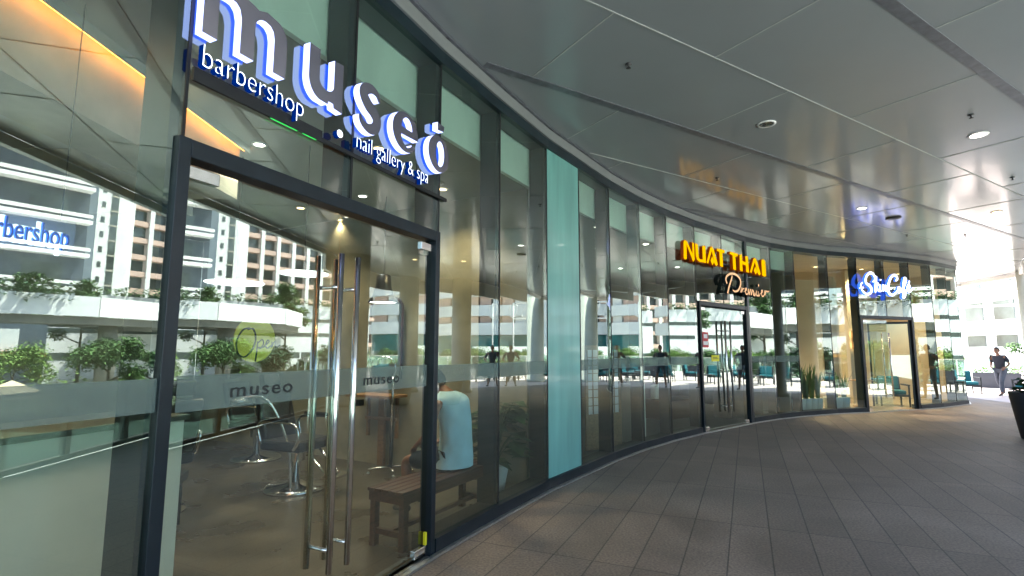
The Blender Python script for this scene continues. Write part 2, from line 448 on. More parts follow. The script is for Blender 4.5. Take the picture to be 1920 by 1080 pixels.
def leaf(F, parent, t0, t1, zt, hinge, bar_t, bz=(.30, 2.12), hm='steel'):
    z = zt - .115
    d = pane(F, t0, t1, .03, z, parent, 'door', w=-.02)
    for zz in (bz[0] + .12, bz[1] - .2):
        mb = MB(); mb.tube([F.p(bar_t, -.088, zz), F.p(bar_t, .066, zz)], .011, 10); mb.build('handle_standoff', M['steel'], d)
    for w in (.075, -.095):
        mb = MB(); mb.tube([F.p(bar_t, w, bz[0]), F.p(bar_t, w, bz[1])], .018, 14); mb.build('handle', M[hm], d)
    for zz in (.03, z - .06):
        mb = MB()
        ta, tb = (t0, t0 + .16) if hinge < 0 else (t1 - .16, t1)
        F.box(mb, ta, tb, -.042, -.002, zz, zz + .06); mb.build('patch_fitting', M['steel'], d, bevel=.003)
    return d
portal(FD, museo, -.03, 2.12, 2.50)
top_panes(FD, museo, 1.09, 2.50)
dl = leaf(FD, museo, .035, 1.026, 2.50, -1, .950)
dr = leaf(FD, museo, 1.034, 2.055, 2.50, 1, 1.095)
for dd, a, b in ((dl, .07, 1.02), (dr, 1.04, 2.02)):
    mb = MB(); FD.box(mb, a, b, -.018, -.0165, 1.27, 1.43); mb.build('frosted_film', M['film'], dd)
mb = MB(); FD.box(mb, .05, 2.05, -.06, .02, .0, .012); mb.build('threshold', M['alu'], museo)
mb = MB(); FD.box(mb, 2.012, 2.03, -.013, .01, .10, .19); mb.build('hinge_marker', M['yellow'], museo)
mb = MB(); FD.box(mb, 1.96, 2.03, -.08, -.03, 2.30, 2.39); mb.build('door_lock', M['alu'], museo)

def text_mesh(name, body, size, F, t, w, z, depth, mats, parent, xs=1.0, spacing=1.0, offset=0.0, shear=0.0):
    cu = bpy.data.curves.new(name, 'FONT'); cu.body = body; cu.size = size; cu.extrude = depth / 2
    cu.space_character = spacing; cu.offset = offset; cu.shear = shear
    tmp = bpy.data.objects.new(name, cu); COL.objects.link(tmp)
    dg = bpy.context.evaluated_depsgraph_get()
    me = bpy.data.meshes.new_from_object(tmp.evaluated_get(dg))
    bpy.data.objects.remove(tmp)
    me.materials.clear()
    for m_ in mats: me.materials.append(m_)
    for v in me.vertices: v.co.x *= xs; v.co.z += depth / 2
    me.update()
    for p_ in me.polygons:
        p_.material_index = 0 if p_.normal.z > .9 else min(1, len(mats) - 1)
    me.name = name
    o = bpy.data.objects.new(name, me); COL.objects.link(o)
    o.parent = parent; o.matrix_local = F.mtx(t, w, z)
    return o

# vinyl word on the film band
for dd, tt in ((dl, .326), (dr, 1.285)):
    text_mesh('vinyl_word', 'museo', .098, FD, tt, -.0155, 1.318, .001, [M['black']], dd, xs=1.32, spacing=1.16, offset=.001)

def curve2d(name, splines, depth, F, t, w, z, mats, parent):
    """closed outlines (outer + holes) -> extruded solid in facet coordinates; material by facing"""
    cu = bpy.data.curves.new(name, 'CURVE'); cu.dimensions = '2D'; cu.fill_mode = 'BOTH'; cu.extrude = depth / 2
    for sp in splines:
        s_ = cu.splines.new('POLY'); s_.points.add(len(sp) - 1)
        for i, (x, y) in enumerate(sp): s_.points[i].co = (x, y, 0, 1)
        s_.use_cyclic_u = True
    tmp = bpy.data.objects.new(name, cu); COL.objects.link(tmp)
    dg = bpy.context.evaluated_depsgraph_get()
    me = bpy.data.meshes.new_from_object(tmp.evaluated_get(dg)); bpy.data.objects.remove(tmp)
    me.materials.clear()
    for m_ in mats: me.materials.append(m_)
    for v in me.vertices: v.co.z += depth / 2
    me.update()
    for p_ in me.polygons:
        nz = p_.normal.z
        p_.material_index = 0 if nz > .9 else (1 if nz > -.9 else min(2, len(mats) - 1))
    o = bpy.data.objects.new(name, me); COL.objects.link(o)
    o.parent = parent; o.matrix_local = F.mtx(t, w, z)
    return o
def arc(cx, cy, rx, ry, a0, a1, n=20):
    return [(cx + rx * cos(R(a0 + (a1 - a0) * i / n)), cy + ry * sin(R(a0 + (a1 - a0) * i / n))) for i in range(n + 1)]
def stroke(path, widths, close_n=1):
    """centre line + widths -> outline polygon"""
    pts = [Vector(p) for p in path]; L = []; Rr = []
    for i, p_ in enumerate(pts):
        d = (pts[min(i + 1, len(pts) - 1)] - pts[max(0, i - 1)]).normalized()
        nn = Vector((-d.y, d.x)); w_ = widths[i] if isinstance(widths, (list, tuple)) else widths
        L.append(tuple(p_ + nn * w_ / 2)); Rr.append(tuple(p_ - nn * w_ / 2))
    return L + Rr[::-1]
def smooth(pts, k=6, closed=False):
    out = []
    n = len(pts)
    for i in range(n - 1):
        p0 = pts[max(i - 1, 0)]; p1 = pts[i]; p2 = pts[i + 1]; p3 = pts[min(i + 2, n - 1)]
        for j in range(k):
            u = j / k
            out.append(tuple(.5 * (2 * p1[c] + (p2[c] - p0[c]) * u + (2 * p0[c] - 5 * p1[c] + 4 * p2[c] - p3[c]) * u * u + (3 * p1[c] - p0[c] - 3 * p2[c] + p3[c]) * u ** 3) for c in range(len(p1))))
    out.append(tuple(pts[-1])); return out

sgn = tag(empty('lit_sign'), 'large white and blue illuminated museo lettering over the glass barbershop door', 'sign')
sm = [M['letter_metal'], M['led_side'], M['led_halo']]
Wm, Dm = .014, .05
mo = [(.009, 0), (.084, 0)] + [(.084, .18)] + arc(.144, .19, .06, .058, 180, 90, 6) + [(.17, .246), (.192, .225), (.204, .18), (.204, 0), (.283, 0), (.283, .18)] \
    + arc(.342, .19, .059, .058, 180, 90, 6) + [(.372, .242), (.392, .220), (.401, .18), (.401, 0), (.478, 0), (.484, .06), (.484, .19)] + arc(.40, .19, .084, .105, 0, 90, 8) \
    + [(.35, .305), (.30, .285), (.27, .295), (.22, .305), (.15, .302), (.10, .285), (.084, .29), (.084, .305), (.009, .305)]
curve2d('letter', [mo], Dm, FD, 0, Wm, 3.0, sm, sgn)
uo = [(.642, .305), (.642, .13)] + arc(.742, .12, .100, .122, 180, 262, 10) + [(.795, -.002), (.80, .018), (.838, .018), (.842, -.006), (.915, -.012), (.915, .302), (.839, .296), (.839, .12)] \
    + arc(.785, .125, .054, .045, 0, -90, 6) + arc(.785, .13, .062, .05, -90, -180, 6) + [(.722, .305)]
curve2d('letter', [uo], Dm, FD, 0, Wm, 3.0, sm, sgn)
sc_ = smooth([(1.262, .215), (1.235, .262), (1.175, .275), (1.118, .248), (1.108, .205), (1.15, .155), (1.205, .125), (1.242, .08), (1.225, .02), (1.165, -.005), (1.10, .015), (1.075, .06)], 5)
ws = [.02 + .075 * max(0, sin(pi * i / (len(sc_) - 1))) ** .8 for i in range(len(sc_))]
curve2d('letter', [stroke(sc_, ws)], Dm, FD, 0, Wm, 3.0, sm, sgn)
eo = arc(1.565, .125, .155, .148, 6, 322, 34) + arc(1.585, .13, .078, .112, 318, 188, 14) + [(1.507, .108), (1.720, .108)]
eh = arc(1.578, .142, .066, .098, 8, 172, 16)
curve2d('letter', [eo, eh], Dm, FD, 0, Wm, 3.0, sm, sgn)
curve2d('letter', [arc(2.012, .118, .152, .150, 0, 350, 36), arc(2.028, .122, .06, .105, 0, 350, 26)], Dm, FD, 0, Wm, 3.0, sm, sgn)
curve2d('accent_mark', [[(1.985, .312), (2.075, .325), (2.085, .375), (1.985, .378)]], Dm, FD, 0, Wm, 3.0, [M['letter_metal'], M['led_side'], M['led_halo']], sgn)
t_a = text_mesh('tagline', 'barbershop', .165, FD, .012, .03, 2.838, .035, [M['led_face'], M['led_blue']], sgn, xs=.800, offset=-.004)
t_b = text_mesh('tagline', 'nail gallery & spa', .158, FD, 1.045, .03, 2.826, .035, [M['led_face'], M['led_blue']], sgn, xs=.775, offset=-.004)
curve2d('dot', [arc(.905, 0.02, .024, .024, 0, 340, 16)], .035, FD, 0, .03, 2.838, [M['led_face'], M['led_blue']], sgn)
mb = MB(); FD.box(mb, .01, 2.20, .012, .028, 2.775, 2.80); FD.box(mb, .01, .80, .012, .028, 2.80, 2.84)
mb.build('raceway', M['gasket'], sgn)
mb = MB(); mb.tube([FD.p(.44, .02, 2.772), FD.p(.62, .02, 2.772)], .0022, 6); mb.tube([FD.p(.66, .02, 2.772), FD.p(.76, .02, 2.772)], .0022, 6)
mb.build('neon_tube', M['green_line'], sgn)

# ---------------------------------------------------------------- teal pier
pier = tag(empty('teal_pier'), 'plain teal glass pier between the barbershop and the spa', 'pier')
FP = Facet(P['C'], P['D'])
mb = MB(); FP.box(mb, .012, FP.L - .01, -.16, .004, Z0, Z1); mb.build('panel', M['teal_panel'], pier)
mb = MB(); FP.box(mb, 0, FP.L, -.20, .035, 0.0, .118); mb.build('sill', M['frame_blue'], pier)
mb = MB(); FP.box(mb, 0, FP.L, -.20, .03, Z1 + .002, 4.06); mb.build('head_rail', M['frame'], pier)
mb = MB(); FP.box(mb, 0, FP.L, .037, .075, 0.002, .02); mb.build('threshold_strip', M['alu'], pier)
mb = MB(); FP.box(mb, FP.L - .009, FP.L + .02, -.16, .006, Z0, Z1); mb.build('edge_trim', M['gasket'], pier)

# ---------------------------------------------------------------- thai spa front
thai = tag(empty('spa_building'), 'curved glass spa front with dark mullions under amber letters', 'shopfront')
front(['D', 'E', 'F', 'G', 'H', 'I', 'J2', 'K'], thai, doors=('H',), film=(1.285, 1.425))
FT = Facet(P['H'], P['I'])
portal(FT, thai, .06, 2.10, 2.50)
mb = MB(); FT.box(mb, 2.101, FT.L + .02, -.16, .03, 0, 3.95); mb.build('door_post', M['frame'], thai)
top_panes(FT, thai, 1.09, 2.50)
tl = leaf(FT, thai, .15, 1.08, 2.50, -1, .945, bz=(.32, 2.14))
tr = leaf(FT, thai, 1.088, 2.01, 2.50, 1, 1.155, bz=(.32, 2.14))
mb = MB(); FT.box(mb, .2, .42, -.017, -.014, 1.60, 1.90); mb.build('poster', M['red'], tl)
mb = MB(); FT.box(mb, .22, .40, -.0135, -.012, 1.65, 1.72); FT.box(mb, .24, .38, -.0135, -.012, 1.78, 1.86); mb.build('poster_print', M['paper'], tl)
mb = MB(); FT.box(mb, .52, .82, -.017, -.014, 1.33, 1.45); mb.build('sticker', M['yellow'], tl)
mb = MB(); FT.box(mb, .55, .79, -.0135, -.012, 1.375, 1.385); FT.box(mb, .55, .74, -.0135, -.012, 1.40, 1.41); mb.build('sticker_print', M['black'], tl)
mb = MB(); FT.box(mb, .05, 2.05, -.06, .02, .0, .012); mb.build('threshold', M['alu'], thai)

ns = tag(empty('amber_sign'), 'amber illuminated NUAT THAI capitals above the spa door', 'sign')
def H_(x): return x
nm = [M['nuat_face'], M['nuat_side'], M['nuat_side']]
def glyph(polys, x0, x1, parent=ns, base=3.235, hgt=.345):
    for k, poly in enumerate(polys):
        pass
    # one mesh per letter; pieces meet with tiny depth steps
    me_all = None
    for k, poly in enumerate(polys):
        o = curve2d('letter', [[(x0 + (x1 - x0) * a, hgt * b) for a, b in poly]], .065 + k * .0015, FT, 0, .06, base, nm, parent)
        if me_all is None: me_all = o
        else:
            bm = bmesh.new(); bm.from_mesh(me_all.data)
            bm2 = o.data; bm.from_mesh(bm2); bm.to_mesh(me_all.data); bm.free()
            bpy.data.objects.remove(o)
    return me_all
glyph([[(0, .0), (.04, .9), (.16, 1.03), (.30, .86), (.28, .0), (.14, -.06)], [(.16, 1.02), (.34, .98), (1.02, .08), (.84, -.10)], [(.80, .12), (.98, .10), (.98, .95), (.82, 1.02)]], -.628, -.235)
glyph([[(.0, 1.0), (.26, .96), (.30, .22), (.42, .14), (.68, .16), (.68, .94), (1.0, 1.0), (.98, .0), (.70, .0), (.36, -.02), (.12, .08), (.02, .26)]], -.195, .195)
glyph([[(0, .06), (.12, -.02), (.55, .90), (.46, 1.06), (.36, .92)], [(.44, .98), (.54, 1.06), (.68, .90), (1.0, .08), (.84, -.06), (.68, .10)], [(.34, .20), (.50, .48), (.66, .18), (.50, -.06)]], .215, .66)
glyph([[(0, .88), (.06, 1.02), (1.0, 1.04), (.94, .84), (.70, .84), (.70, -.02), (.32, 0), (.32, .84)]], .64, .98)
glyph([[(0, .88), (.06, 1.04), (1.0, 1.02), (.94, .84), (.68, .84), (.68, -.04), (.34, -.02), (.34, .84)]], 1.185, 1.566)
glyph([[(0, .0), (.04, 1.0), (.32, 1.06), (.30, .66), (.68, .60), (.66, 1.0), (.96, 1.04), (1.0, -.02), (.68, .0), (.68, .40), (.30, .44), (.30, -.03)]], 1.62, 2.05)
glyph([[(0, .06), (.12, -.02), (.55, .90), (.46, 1.06), (.36, .92)], [(.44, .98), (.54, 1.06), (.68, .90), (1.0, .08), (.84, -.06), (.68, .10)], [(.34, .20), (.50, .48), (.66, .18), (.50, -.06)]], 2.10, 2.64)
glyph([[(0, .0), (.0, 1.0), (.5, 1.12), (1.0, 1.0), (1.0, .0), (.5, -.06)]], 2.71, 2.92)
mb = MB(); FT.box(mb, -.60, 2.90, .012, .045, 3.30, 3.34); FT.box(mb, 1.0, 3.0, .012, .045, 2.86, 2.885); mb.build('sign_rail', M['frame'], ns)

def ribbon(path, widths, depth, F, w, z, mats, parent, name='letter', step=0.0004, k=7):
    pts = smooth(path, k)
    if isinstance(widths, (list, tuple)):
        ww = [q[0] for q in smooth([(a,) for a in widths], k)]
    else: ww = [widths] * len(pts)
    mb = MB(); n = len(pts); V = []; F_ = []; MI = []
    for i in range(n):
        a = Vector(pts[max(i - 1, 0)]); b = Vector(pts[min(i + 1, n - 1)]); d = (b - a)
        d = d.normalized() if d.length > 1e-6 else Vector((1, 0)); nn = Vector((-d.y, d.x)) * ww[i] / 2; c = Vector(pts[i])
        zz = depth + i * step
        V += [(*(c + nn), 0), (*(c - nn), 0), (*(c + nn), zz), (*(c - nn), zz)]
    for i in range(n - 1):
        o = 4 * i; q = o + 4
        F_ += [(o + 3, q + 3, q + 2, o + 2), (o, o + 2, q + 2, q), (o + 1, q + 1, q + 3, o + 3), (o, q, q + 1, o + 1)]
        MI += [0, 1, 1, 1]
    F_ += [(0, 1, 3, 2), (4 * n - 4, 4 * n - 2, 4 * n - 1, 4 * n - 3)]; MI += [1, 1]
    mb.add(V, F_, MI)
    o = mb.build(name, mats, parent); o.matrix_local = F.mtx(0, w, z)
    return o
pr = tag(empty('script_sign'), 'peach coloured script word Premier under the amber capitals', 'sign')
pm = [M['premier_face'], M['frame']]
ribbon([(1.03, -.02), (1.10, .12), (1.22, .30), (1.25, .37)], [.05, .05, .045, .03], .06, FT, .06, 2.72, pm, pr)
ribbon([(1.02, .20), (.97, .28), (1.02, .36), (1.20, .425), (1.42, .42), (1.58, .34), (1.58, .22), (1.46, .10), (1.30, .06), (1.20, .085)], [.04, .045, .045, .045, .05, .05, .05, .045, .035, .025], .064, FT, .06, 2.70, pm, pr)
ribbon([(1.60, .02), (1.66, .11), (1.67, .12), (1.64, .03), (1.70, .10), (1.77, .11)], [.02, .03, .03, .03, .03, .02], .06, FT, .06, 2.745, pm, pr)
ribbon([(1.76, .05), (1.84, .07), (1.885, .11), (1.85, .13), (1.805, .08), (1.82, .01), (1.88, .0), (1.94, .05)], [.02, .025, .03, .03, .032, .035, .03, .02], .063, FT, .06, 2.745, pm, pr)
ribbon([(1.94, .0), (1.975, .11), (1.99, .10), (1.99, .0), (2.06, .11), (2.08, .10), (2.075, .0), (2.145, .11), (2.165, .09), (2.17, .0), (2.23, .06)], [.03, .03, .03, .035, .03, .03, .035, .03, .03, .035, .02], .06, FT, .06, 2.745, pm, pr)
ribbon([(2.24, .10), (2.225, .03), (2.27, -.005), (2.34, .08), (2.345, .11), (2.335, .02), (2.38, .0), (2.44, .06)], [.03, .035, .03, .03, .03, .035, .03, .02], .063, FT, .06, 2.745, pm, pr)
ribbon([(2.475, .11), (2.455, .03), (2.49, .0), (2.54, .05)], [.03, .035, .03, .02], .06, FT, .06, 2.745, pm, pr)
curve2d('letter_dot', [arc(2.51, .245, .026, .035, 0, 340, 10)], .06, FT, 0, .06, 2.745, [M['premier_face'], M['frame'], M['frame']], pr)
ribbon([(2.55, .05), (2.63, .07), (2.68, .11), (2.64, .135), (2.595, .08), (2.61, .01), (2.68, .0), (2.74, .06)], [.02, .025, .03, .03, .032, .035, .03, .02], .063, FT, .06, 2.755, pm, pr)
ribbon([(2.75, .01), (2.79, .11), (2.81, .13), (2.79, .03), (2.86, .13), (2.93, .12), (3.03, .15)], [.03, .03, .03, .03, .03, .03, .015], .06, FT, .06, 2.755, pm, pr)

# ---------------------------------------------------------------- cafe front
cafe = tag(empty('cafe_building'), 'curved glass cafe front with warm lit room behind and white planters', 'shopfront')
front(['K', 'L', 'M', 'N', 'O', 'P', 'Q', 'R1', 'R2', 'R3'], cafe, doors=('M',), bulk=False)
FC = Facet(P['M'], P['N'])
portal(FC, cafe, -.02, 2.06, 2.45, th=.09)
top_panes(FC, cafe, 1.04, 2.45)
cl = leaf(FC, cafe, .09, 1.03, 2.45, -1, .93, bz=(.3, 2.0))
mb = MB(); FC.box(mb, .05, 2.0, -.06, .02, .0, .012); mb.build('threshold', M['alu'], cafe)
# right leaf stands open into the room
hx = Facet(FC.p(1.95, -.03, 0)[:2], FC.p(1.95 - .55, -.85, 0)[:2])
dleaf = pane(hx, 0, .95, .03, 2.33, cafe, 'door')
for a, b in ((0, .045), (.905, .95)):
    mb = MB(); hx.box(mb, a, b, -.03, .018, .03, 2.33); mb.build('door_stile', M['frame'], dleaf)
mb = MB(); hx.box(mb, .046, .904, -.03, .018, 2.27, 2.33); mb.build('door_rail', M['frame'], dleaf)
mb = MB(); mb.tube([hx.p(.85, .06, .4), hx.p(.85, .06, 1.9)], .016, 10); mb.build('handle', M['steel'], dleaf)

cs = tag(empty('script_sign'), 'white and blue glowing script lettering of the cafe above its door', 'sign')
cm = [M['skin_face'], M['skin_side']]
FS = Facet(P['M'], (P['M'][0] + cos(R(17)), P['M'][1] + sin(R(17))))
def RB(path, w): ribbon(path, w, .05, FS, .13, 3.0, cm, cs, k=6)
RB([(.30, .30), (.38, .36), (.37, .46), (.28, .53), (.16, .50), (.06, .38), (.06, .26), (.16, .20), (.22, .10), (.16, .0), (.02, -.02), (-.10, .06), (-.14, .20), (-.08, .27)], [.03, .05, .06, .065, .06, .055, .06, .075, .075, .06, .05, .045, .04, .03])
RB([(.44, .46), (.41, .30), (.37, .08), (.34, .05)], [.05, .07, .07, .04]); RB([(.36, .16), (.45, .27), (.49, .24), (.42, .19), (.46, .08), (.52, .07)], .045)
RB([(.55, .24), (.53, .10), (.57, .07)], .05); RB([(.58, .35), (.575, .38)], .05)
RB([(.62, .07), (.64, .22), (.66, .20), (.63, .08), (.70, .21), (.73, .20), (.71, .09), (.77, .10)], .045)
RB([(1.10, .36), (1.17, .42), (1.10, .51), (.97, .47), (.87, .34), (.80, .17), (.82, .03), (.92, -.02), (1.05, .04), (1.14, .14)], [.04, .06, .065, .06, .065, .075, .075, .06, .05, .03])
RB([(1.24, .20), (1.17, .18), (1.14, .09), (1.19, .06), (1.25, .18), (1.24, .08), (1.30, .09)], .05)
RB([(1.30, .10), (1.42, .28), (1.47, .42), (1.41, .44), (1.36, .28), (1.33, .05), (1.30, -.07), (1.37, -.04), (1.42, .14)], [.03, .05, .06, .055, .06, .065, .06, .05, .03])
RB([(1.45, .12), (1.56, .18), (1.58, .25), (1.52, .26), (1.48, .16), (1.53, .08), (1.62, .14), (1.68, .19)], .05)
RB([(1.55, .31), (1.60, .38)], .045)
mb = MB(); FS.box(mb, -.1, 1.6, .035, .125, 3.10, 3.13); mb.build('sign_rail', M['frame'], cs)
# hidden leader behind the letters
RB([(-.17, .12), (-.10, .14), (-.02, .14)], .03)

# ---------------------------------------------------------------- floor, ceiling, roof, street
BAL = [(-5.2, -7.6), (.35, -1.94), (2.45, .23), (10.2, 8.0)]           # edge with the glass railing
EDGE = [(14.0, 8.6), (19.5, 9.4), (26.0, 12.0), (31.0, 18.0), (33.0, 28.0), (30.0, 40.0)]
pav_poly = [(-9, -11)] + BAL + EDGE + [(-12, 40), (-14, 0)]
mb = MB(); mb.prism(pav_poly, -1.4, 0.0)
struct(mb.build('paving', M['paving']))
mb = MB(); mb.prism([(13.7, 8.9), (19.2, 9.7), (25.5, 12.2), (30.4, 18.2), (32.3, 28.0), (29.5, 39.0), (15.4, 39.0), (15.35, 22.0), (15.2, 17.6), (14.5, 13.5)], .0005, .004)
struct(mb.build('sunlit_paving_sheet', mat('sunlit_paving_tone', (0.50, 0.43, 0.40), .6, noise=.12, scale=1.2, detail=8)))  # paler colour cut to the sun line paints sunlight onto the same paving
mb = MB(); mb.prism([(-400, -400), (400, -400), (400, 400), (-400, 400)], -1.6, -1.45)
struct(mb.build('street', M['asphalt']))
F_IN = [p_ for p_ in PTS]
def offset_poly(names, w):
    out = []
    for i, nme in enumerate(names):
        j = NAMES.index(nme)
        a = Vector(PTS[max(j - 1, 0)]); b = Vector(PTS[min(j + 1, len(PTS) - 1)])
        d = (b - a).normalized(); q = Vector(PTS[j]) + Vector((d.y, -d.x)) * w
        out.append((q.x, q.y))
    return out
def room(names, inner, floor_m, wall_m, ceil_m, nm_, zc, skip_first=False, skip_last=False):
    out = offset_poly(names, -.01)
    mb = MB(); mb.prism(out + inner, .004, .012); o = mb.build('floor', floor_m); struct(o); o.name = nm_ + '_floor'
    ceil_out = offset_poly(names, -.27)
    mb = MB(); mb.prism(ceil_out + inner, zc, zc + .04); o = mb.build('ceiling', ceil_m); struct(o); o.name = nm_ + '_ceiling'
    chain = [ceil_out[-1]] + inner + [ceil_out[0]]
    mb = MB()
    for a, b in zip(chain, chain[1:]):
        F = Facet(a, b); F.box(mb, 0, F.L, 0.001, .04, .012, zc - .001)
    o = mb.build('wall', wall_m); struct(o); o.name = nm_ + '_wall'
mus_in = [(-5.66, 9.45), (-6.9, 7.0), (-7.2, -1.9)]
room(['W4', 'W3', 'W2', 'W1', 'J', 'A', 'B', 'C'], mus_in, M['concrete_floor'], M['plaster'], M['int_ceil'], 'barbershop', 3.50)
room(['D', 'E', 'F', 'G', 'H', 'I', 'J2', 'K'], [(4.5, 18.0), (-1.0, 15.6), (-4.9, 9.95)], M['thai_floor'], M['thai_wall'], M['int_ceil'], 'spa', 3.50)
room(['K', 'L', 'M', 'N', 'O', 'P', 'Q', 'R1'], [(12.6, 18.6), (9.0, 17.6), (5.4, 16.6)], M['cafe_floor'], M['cafe_wall'], M['cafe_wall'], 'cafe', 3.96)

fac = offset_poly(NAMES, .03)
OUTER = [(14.3, 20.6), (17.8, 20.6), (17.3, 17.7), (15.0, 15.2), (13.4, 13.0), (12.9, 10.6), (11.4, 8.5), (9.5, 7.1), (2.6, .02), (.6, -2.05), (-5.0, -7.8), (-7.5, -10.5)]
can_poly = fac + OUTER
ZC = 4.20
mb = MB(); mb.prism(can_poly, ZC, ZC + .06); struct(mb.build('ceiling', M['ceil']))
big = [(-12, -12)] + [q for q in reversed([(-7.5, -10.5), (-5.0, -7.8), (.6, -2.05), (2.6, .02), (9.5, 7.1), (11.4, 8.5), (12.9, 10.6), (13.4, 13.0), (15.0, 15.2), (17.3, 17.7), (17.8, 20.6)])][::-1] + [(4, 20.6), (-14, 16)]
mb = MB(); mb.prism(big, ZC + .062, ZC + .40); struct(mb.build('roof', M['bldg_white']))
mb = MB()
edge = [(14.3, 20.59), (17.79, 20.59), (17.29, 17.7), (15.0, 15.2), (13.4, 13.0), (12.9, 10.6), (11.4, 8.5), (9.5, 7.1), (2.6, .02), (.6, -2.05), (-5.0, -7.8)]
for a, b in zip(edge, edge[1:]):
    F = Facet(a, b); F.box(mb, 0, F.L, -.10, .0, 3.66 if (a[0] > 9.6 and max(a[1], b[1]) < 16) else 4.06, ZC - .004)
struct(mb.build('canopy_fascia_wall', M['white']))
mb = MB()
for a, b in zip(NAMES, NAMES[1:]):
    F = Facet(P[a], P[b]); F.box(mb, -.012, F.L + .012, -.10, .050, 4.062, ZC - .022); F.box(mb, -.012, F.L + .012, -.10, .078, ZC - .018, ZC - .003, 1)
struct(mb.build('fascia_wall', [M['fascia'], M['gutter']]))

def inside(x, y, poly):
    c = False; n = len(poly); j = n - 1
    for i in range(n):
        xi, yi = poly[i]; xj, yj = poly[j]
        if (yi > y) != (yj > y) and x < (xj - xi) * (y - yi) / (yj - yi) + xi: c = not c
        j = i
    return c
GA = R(31.6); gu = Vector((cos(GA), sin(GA))); gv = Vector((-sin(GA), cos(GA)))
clip = [(p_[0], p_[1]) for p_ in offset_poly(NAMES, .10)] + OUTER
def seglist(a, b, step=.05):
    """clip a segment to the ceiling; returns the runs inside"""
    n = max(2, int((b - a).length / step)); runs = []; st = None
    for i in range(n + 1):
        q = a + (b - a) * i / n; ins = inside(q.x, q.y, clip)
        if ins and st is None: st = q
        if (not ins or i == n) and st is not None:
            if (q - st).length > .1: runs.append((st, q))
            st = None
    return runs
jt = MB(); gt = MB()
for k in range(-8, 14):
    v = 2.86 + 1.2 * k
    for s_, e_ in seglist(gu * -14 + gv * v, gu * 34 + gv * v):
        if k % 2 == 0: jt.hexa([(*(s_ - gv * .006), ZC - .006), (*(e_ - gv * .006), ZC - .006), (*(e_ + gv * .006), ZC - .006), (*(s_ + gv * .006), ZC - .006),
                                (*(s_ - gv * .006), ZC - .001), (*(e_ - gv * .006), ZC - .001), (*(e_ + gv * .006), ZC - .001), (*(s_ + gv * .006), ZC - .001)])
        else:
            gt.hexa([(*(s_ - gv * .045), ZC - .008), (*(e_ - gv * .045), ZC - .008), (*(e_ + gv * .045), ZC - .008), (*(s_ + gv * .045), ZC - .008),
                     (*(s_ - gv * .045), ZC - .001), (*(e_ - gv * .045), ZC - .001), (*(e_ + gv * .045), ZC - .001), (*(s_ + gv * .045), ZC - .001)])
    off = 2.70 if k % 2 == 0 else 3.92
    for j in range(-8, 16):
        u = off + 2.4 * j
        gap0 = .012 if k % 2 == 0 else .05; gap1 = .05 if k % 2 == 0 else .012
        for s_, e_ in seglist(gu * u + gv * (v + gap0), gu * u + gv * (v + 1.2 - gap1), .04):
            jt.hexa([(*(s_ - gu * .005), ZC - .006), (*(s_ + gu * .005), ZC - .006), (*(e_ + gu * .005), ZC - .006), (*(e_ - gu * .005), ZC - .006),
                     (*(s_ - gu * .005), ZC - .001), (*(s_ + gu * .005), ZC - .001), (*(e_ + gu * .005), ZC - .001), (*(e_ - gu * .005), ZC - .001)])
struct(jt.build('ceiling_joint', M['joint'])); struct(gt.build('ceiling_slot', M['gutter']))

# ceiling fittings
def downlight(x, y, z, lit, label, group, r=.085, warm=False, energy=0, rim='plastic_white', i_boost=0):
    e = empty('downlight', (x, y, z)); tag(e, label, 'downlight', group)
    mb = MB(); mb.lathe([(r, -.012), (r + .018, -.010), (r + .02, -.001), (r, -.0005)], n=24, cap=False)
    mb.build('trim_ring', M[rim], e)
    mb = MB(); mb.lathe([(0, -.010), (r * .95, -.007)], n=20, smooth=False)
    mb.build('lamp', (M['lamp_warm'] if warm else M['lamp']) if lit else M['chrome'], e)
    if i_boost: energy *= i_boost
    if energy:
        ld = bpy.data.lights.new('downlight_lamp', 'SPOT'); ld.energy = energy; ld.spot_size = R(115); ld.spot_blend = .8
        ld.color = (1, .72, .42) if warm else (1, .9, .78); ld.shadow_soft_size = .08
        lo = bpy.data.objects.new('downlight_lamp', ld); COL.objects.link(lo); lo.parent = e; lo.location = (0, 0, -.03)
    return e
cz = ZC - .002
downlight(2.99, 5.89, cz, 0, 'unlit chrome downlight in the grey canopy ceiling above the spa windows', 'canopy downlights')
downlight(5.75, 6.19, cz, 1, 'brightest lit round downlight in the canopy ceiling beside a small sprinkler', 'canopy downlights')
downlight(6.55, 9.56, cz, 1, 'small lit downlight in the canopy ceiling above the cafe sign reflection', 'canopy downlights', r=.07)
downlight(9.3, 9.8, cz, 1, 'warm lit downlight in the canopy ceiling near the sunlit end', 'canopy downlights', r=.07, warm=True)
e = tag(empty('ceiling_speaker', (7.65, 10.26, cz)), 'dark round ceiling speaker in the glossy canopy panels', 'speaker')
mb = MB(); mb.lathe([(.13, 0), (.135, -.02), (.10, -.03), (0, -.032)], n=20); mb.build('grille', M['plastic_black'], e)
for i, (x, y, l_) in enumerate([(1.08, 4.6, 'small dark sprinkler in the canopy ceiling nearest the barbershop'), (5.18, 5.64, 'small dark sprinkler beside the brightest canopy downlight'),
                (3.17, 7.84, 'small dark sprinkler above the amber sign reflection'), (9.09, 11.82, 'small dark sprinkler in front of the cafe sign'),
                (7.68, 7.78, 'small dark sprinkler near the right edge of the canopy'), (10.42, 11.81, 'small dark sprinkler over the last cafe windows')]):
    e = tag(empty('sprinkler', (x, y, cz)), l_, 'sprinkler', 'canopy sprinklers')
    mb = MB(); mb.lathe([(.03, 0), (.032, -.008), (.01, -.012), (.008, -.035), (.022, -.04), (.022, -.044), (0, -.045)], n=14); mb.build('sprinkler_head', M['plastic_black'], e)

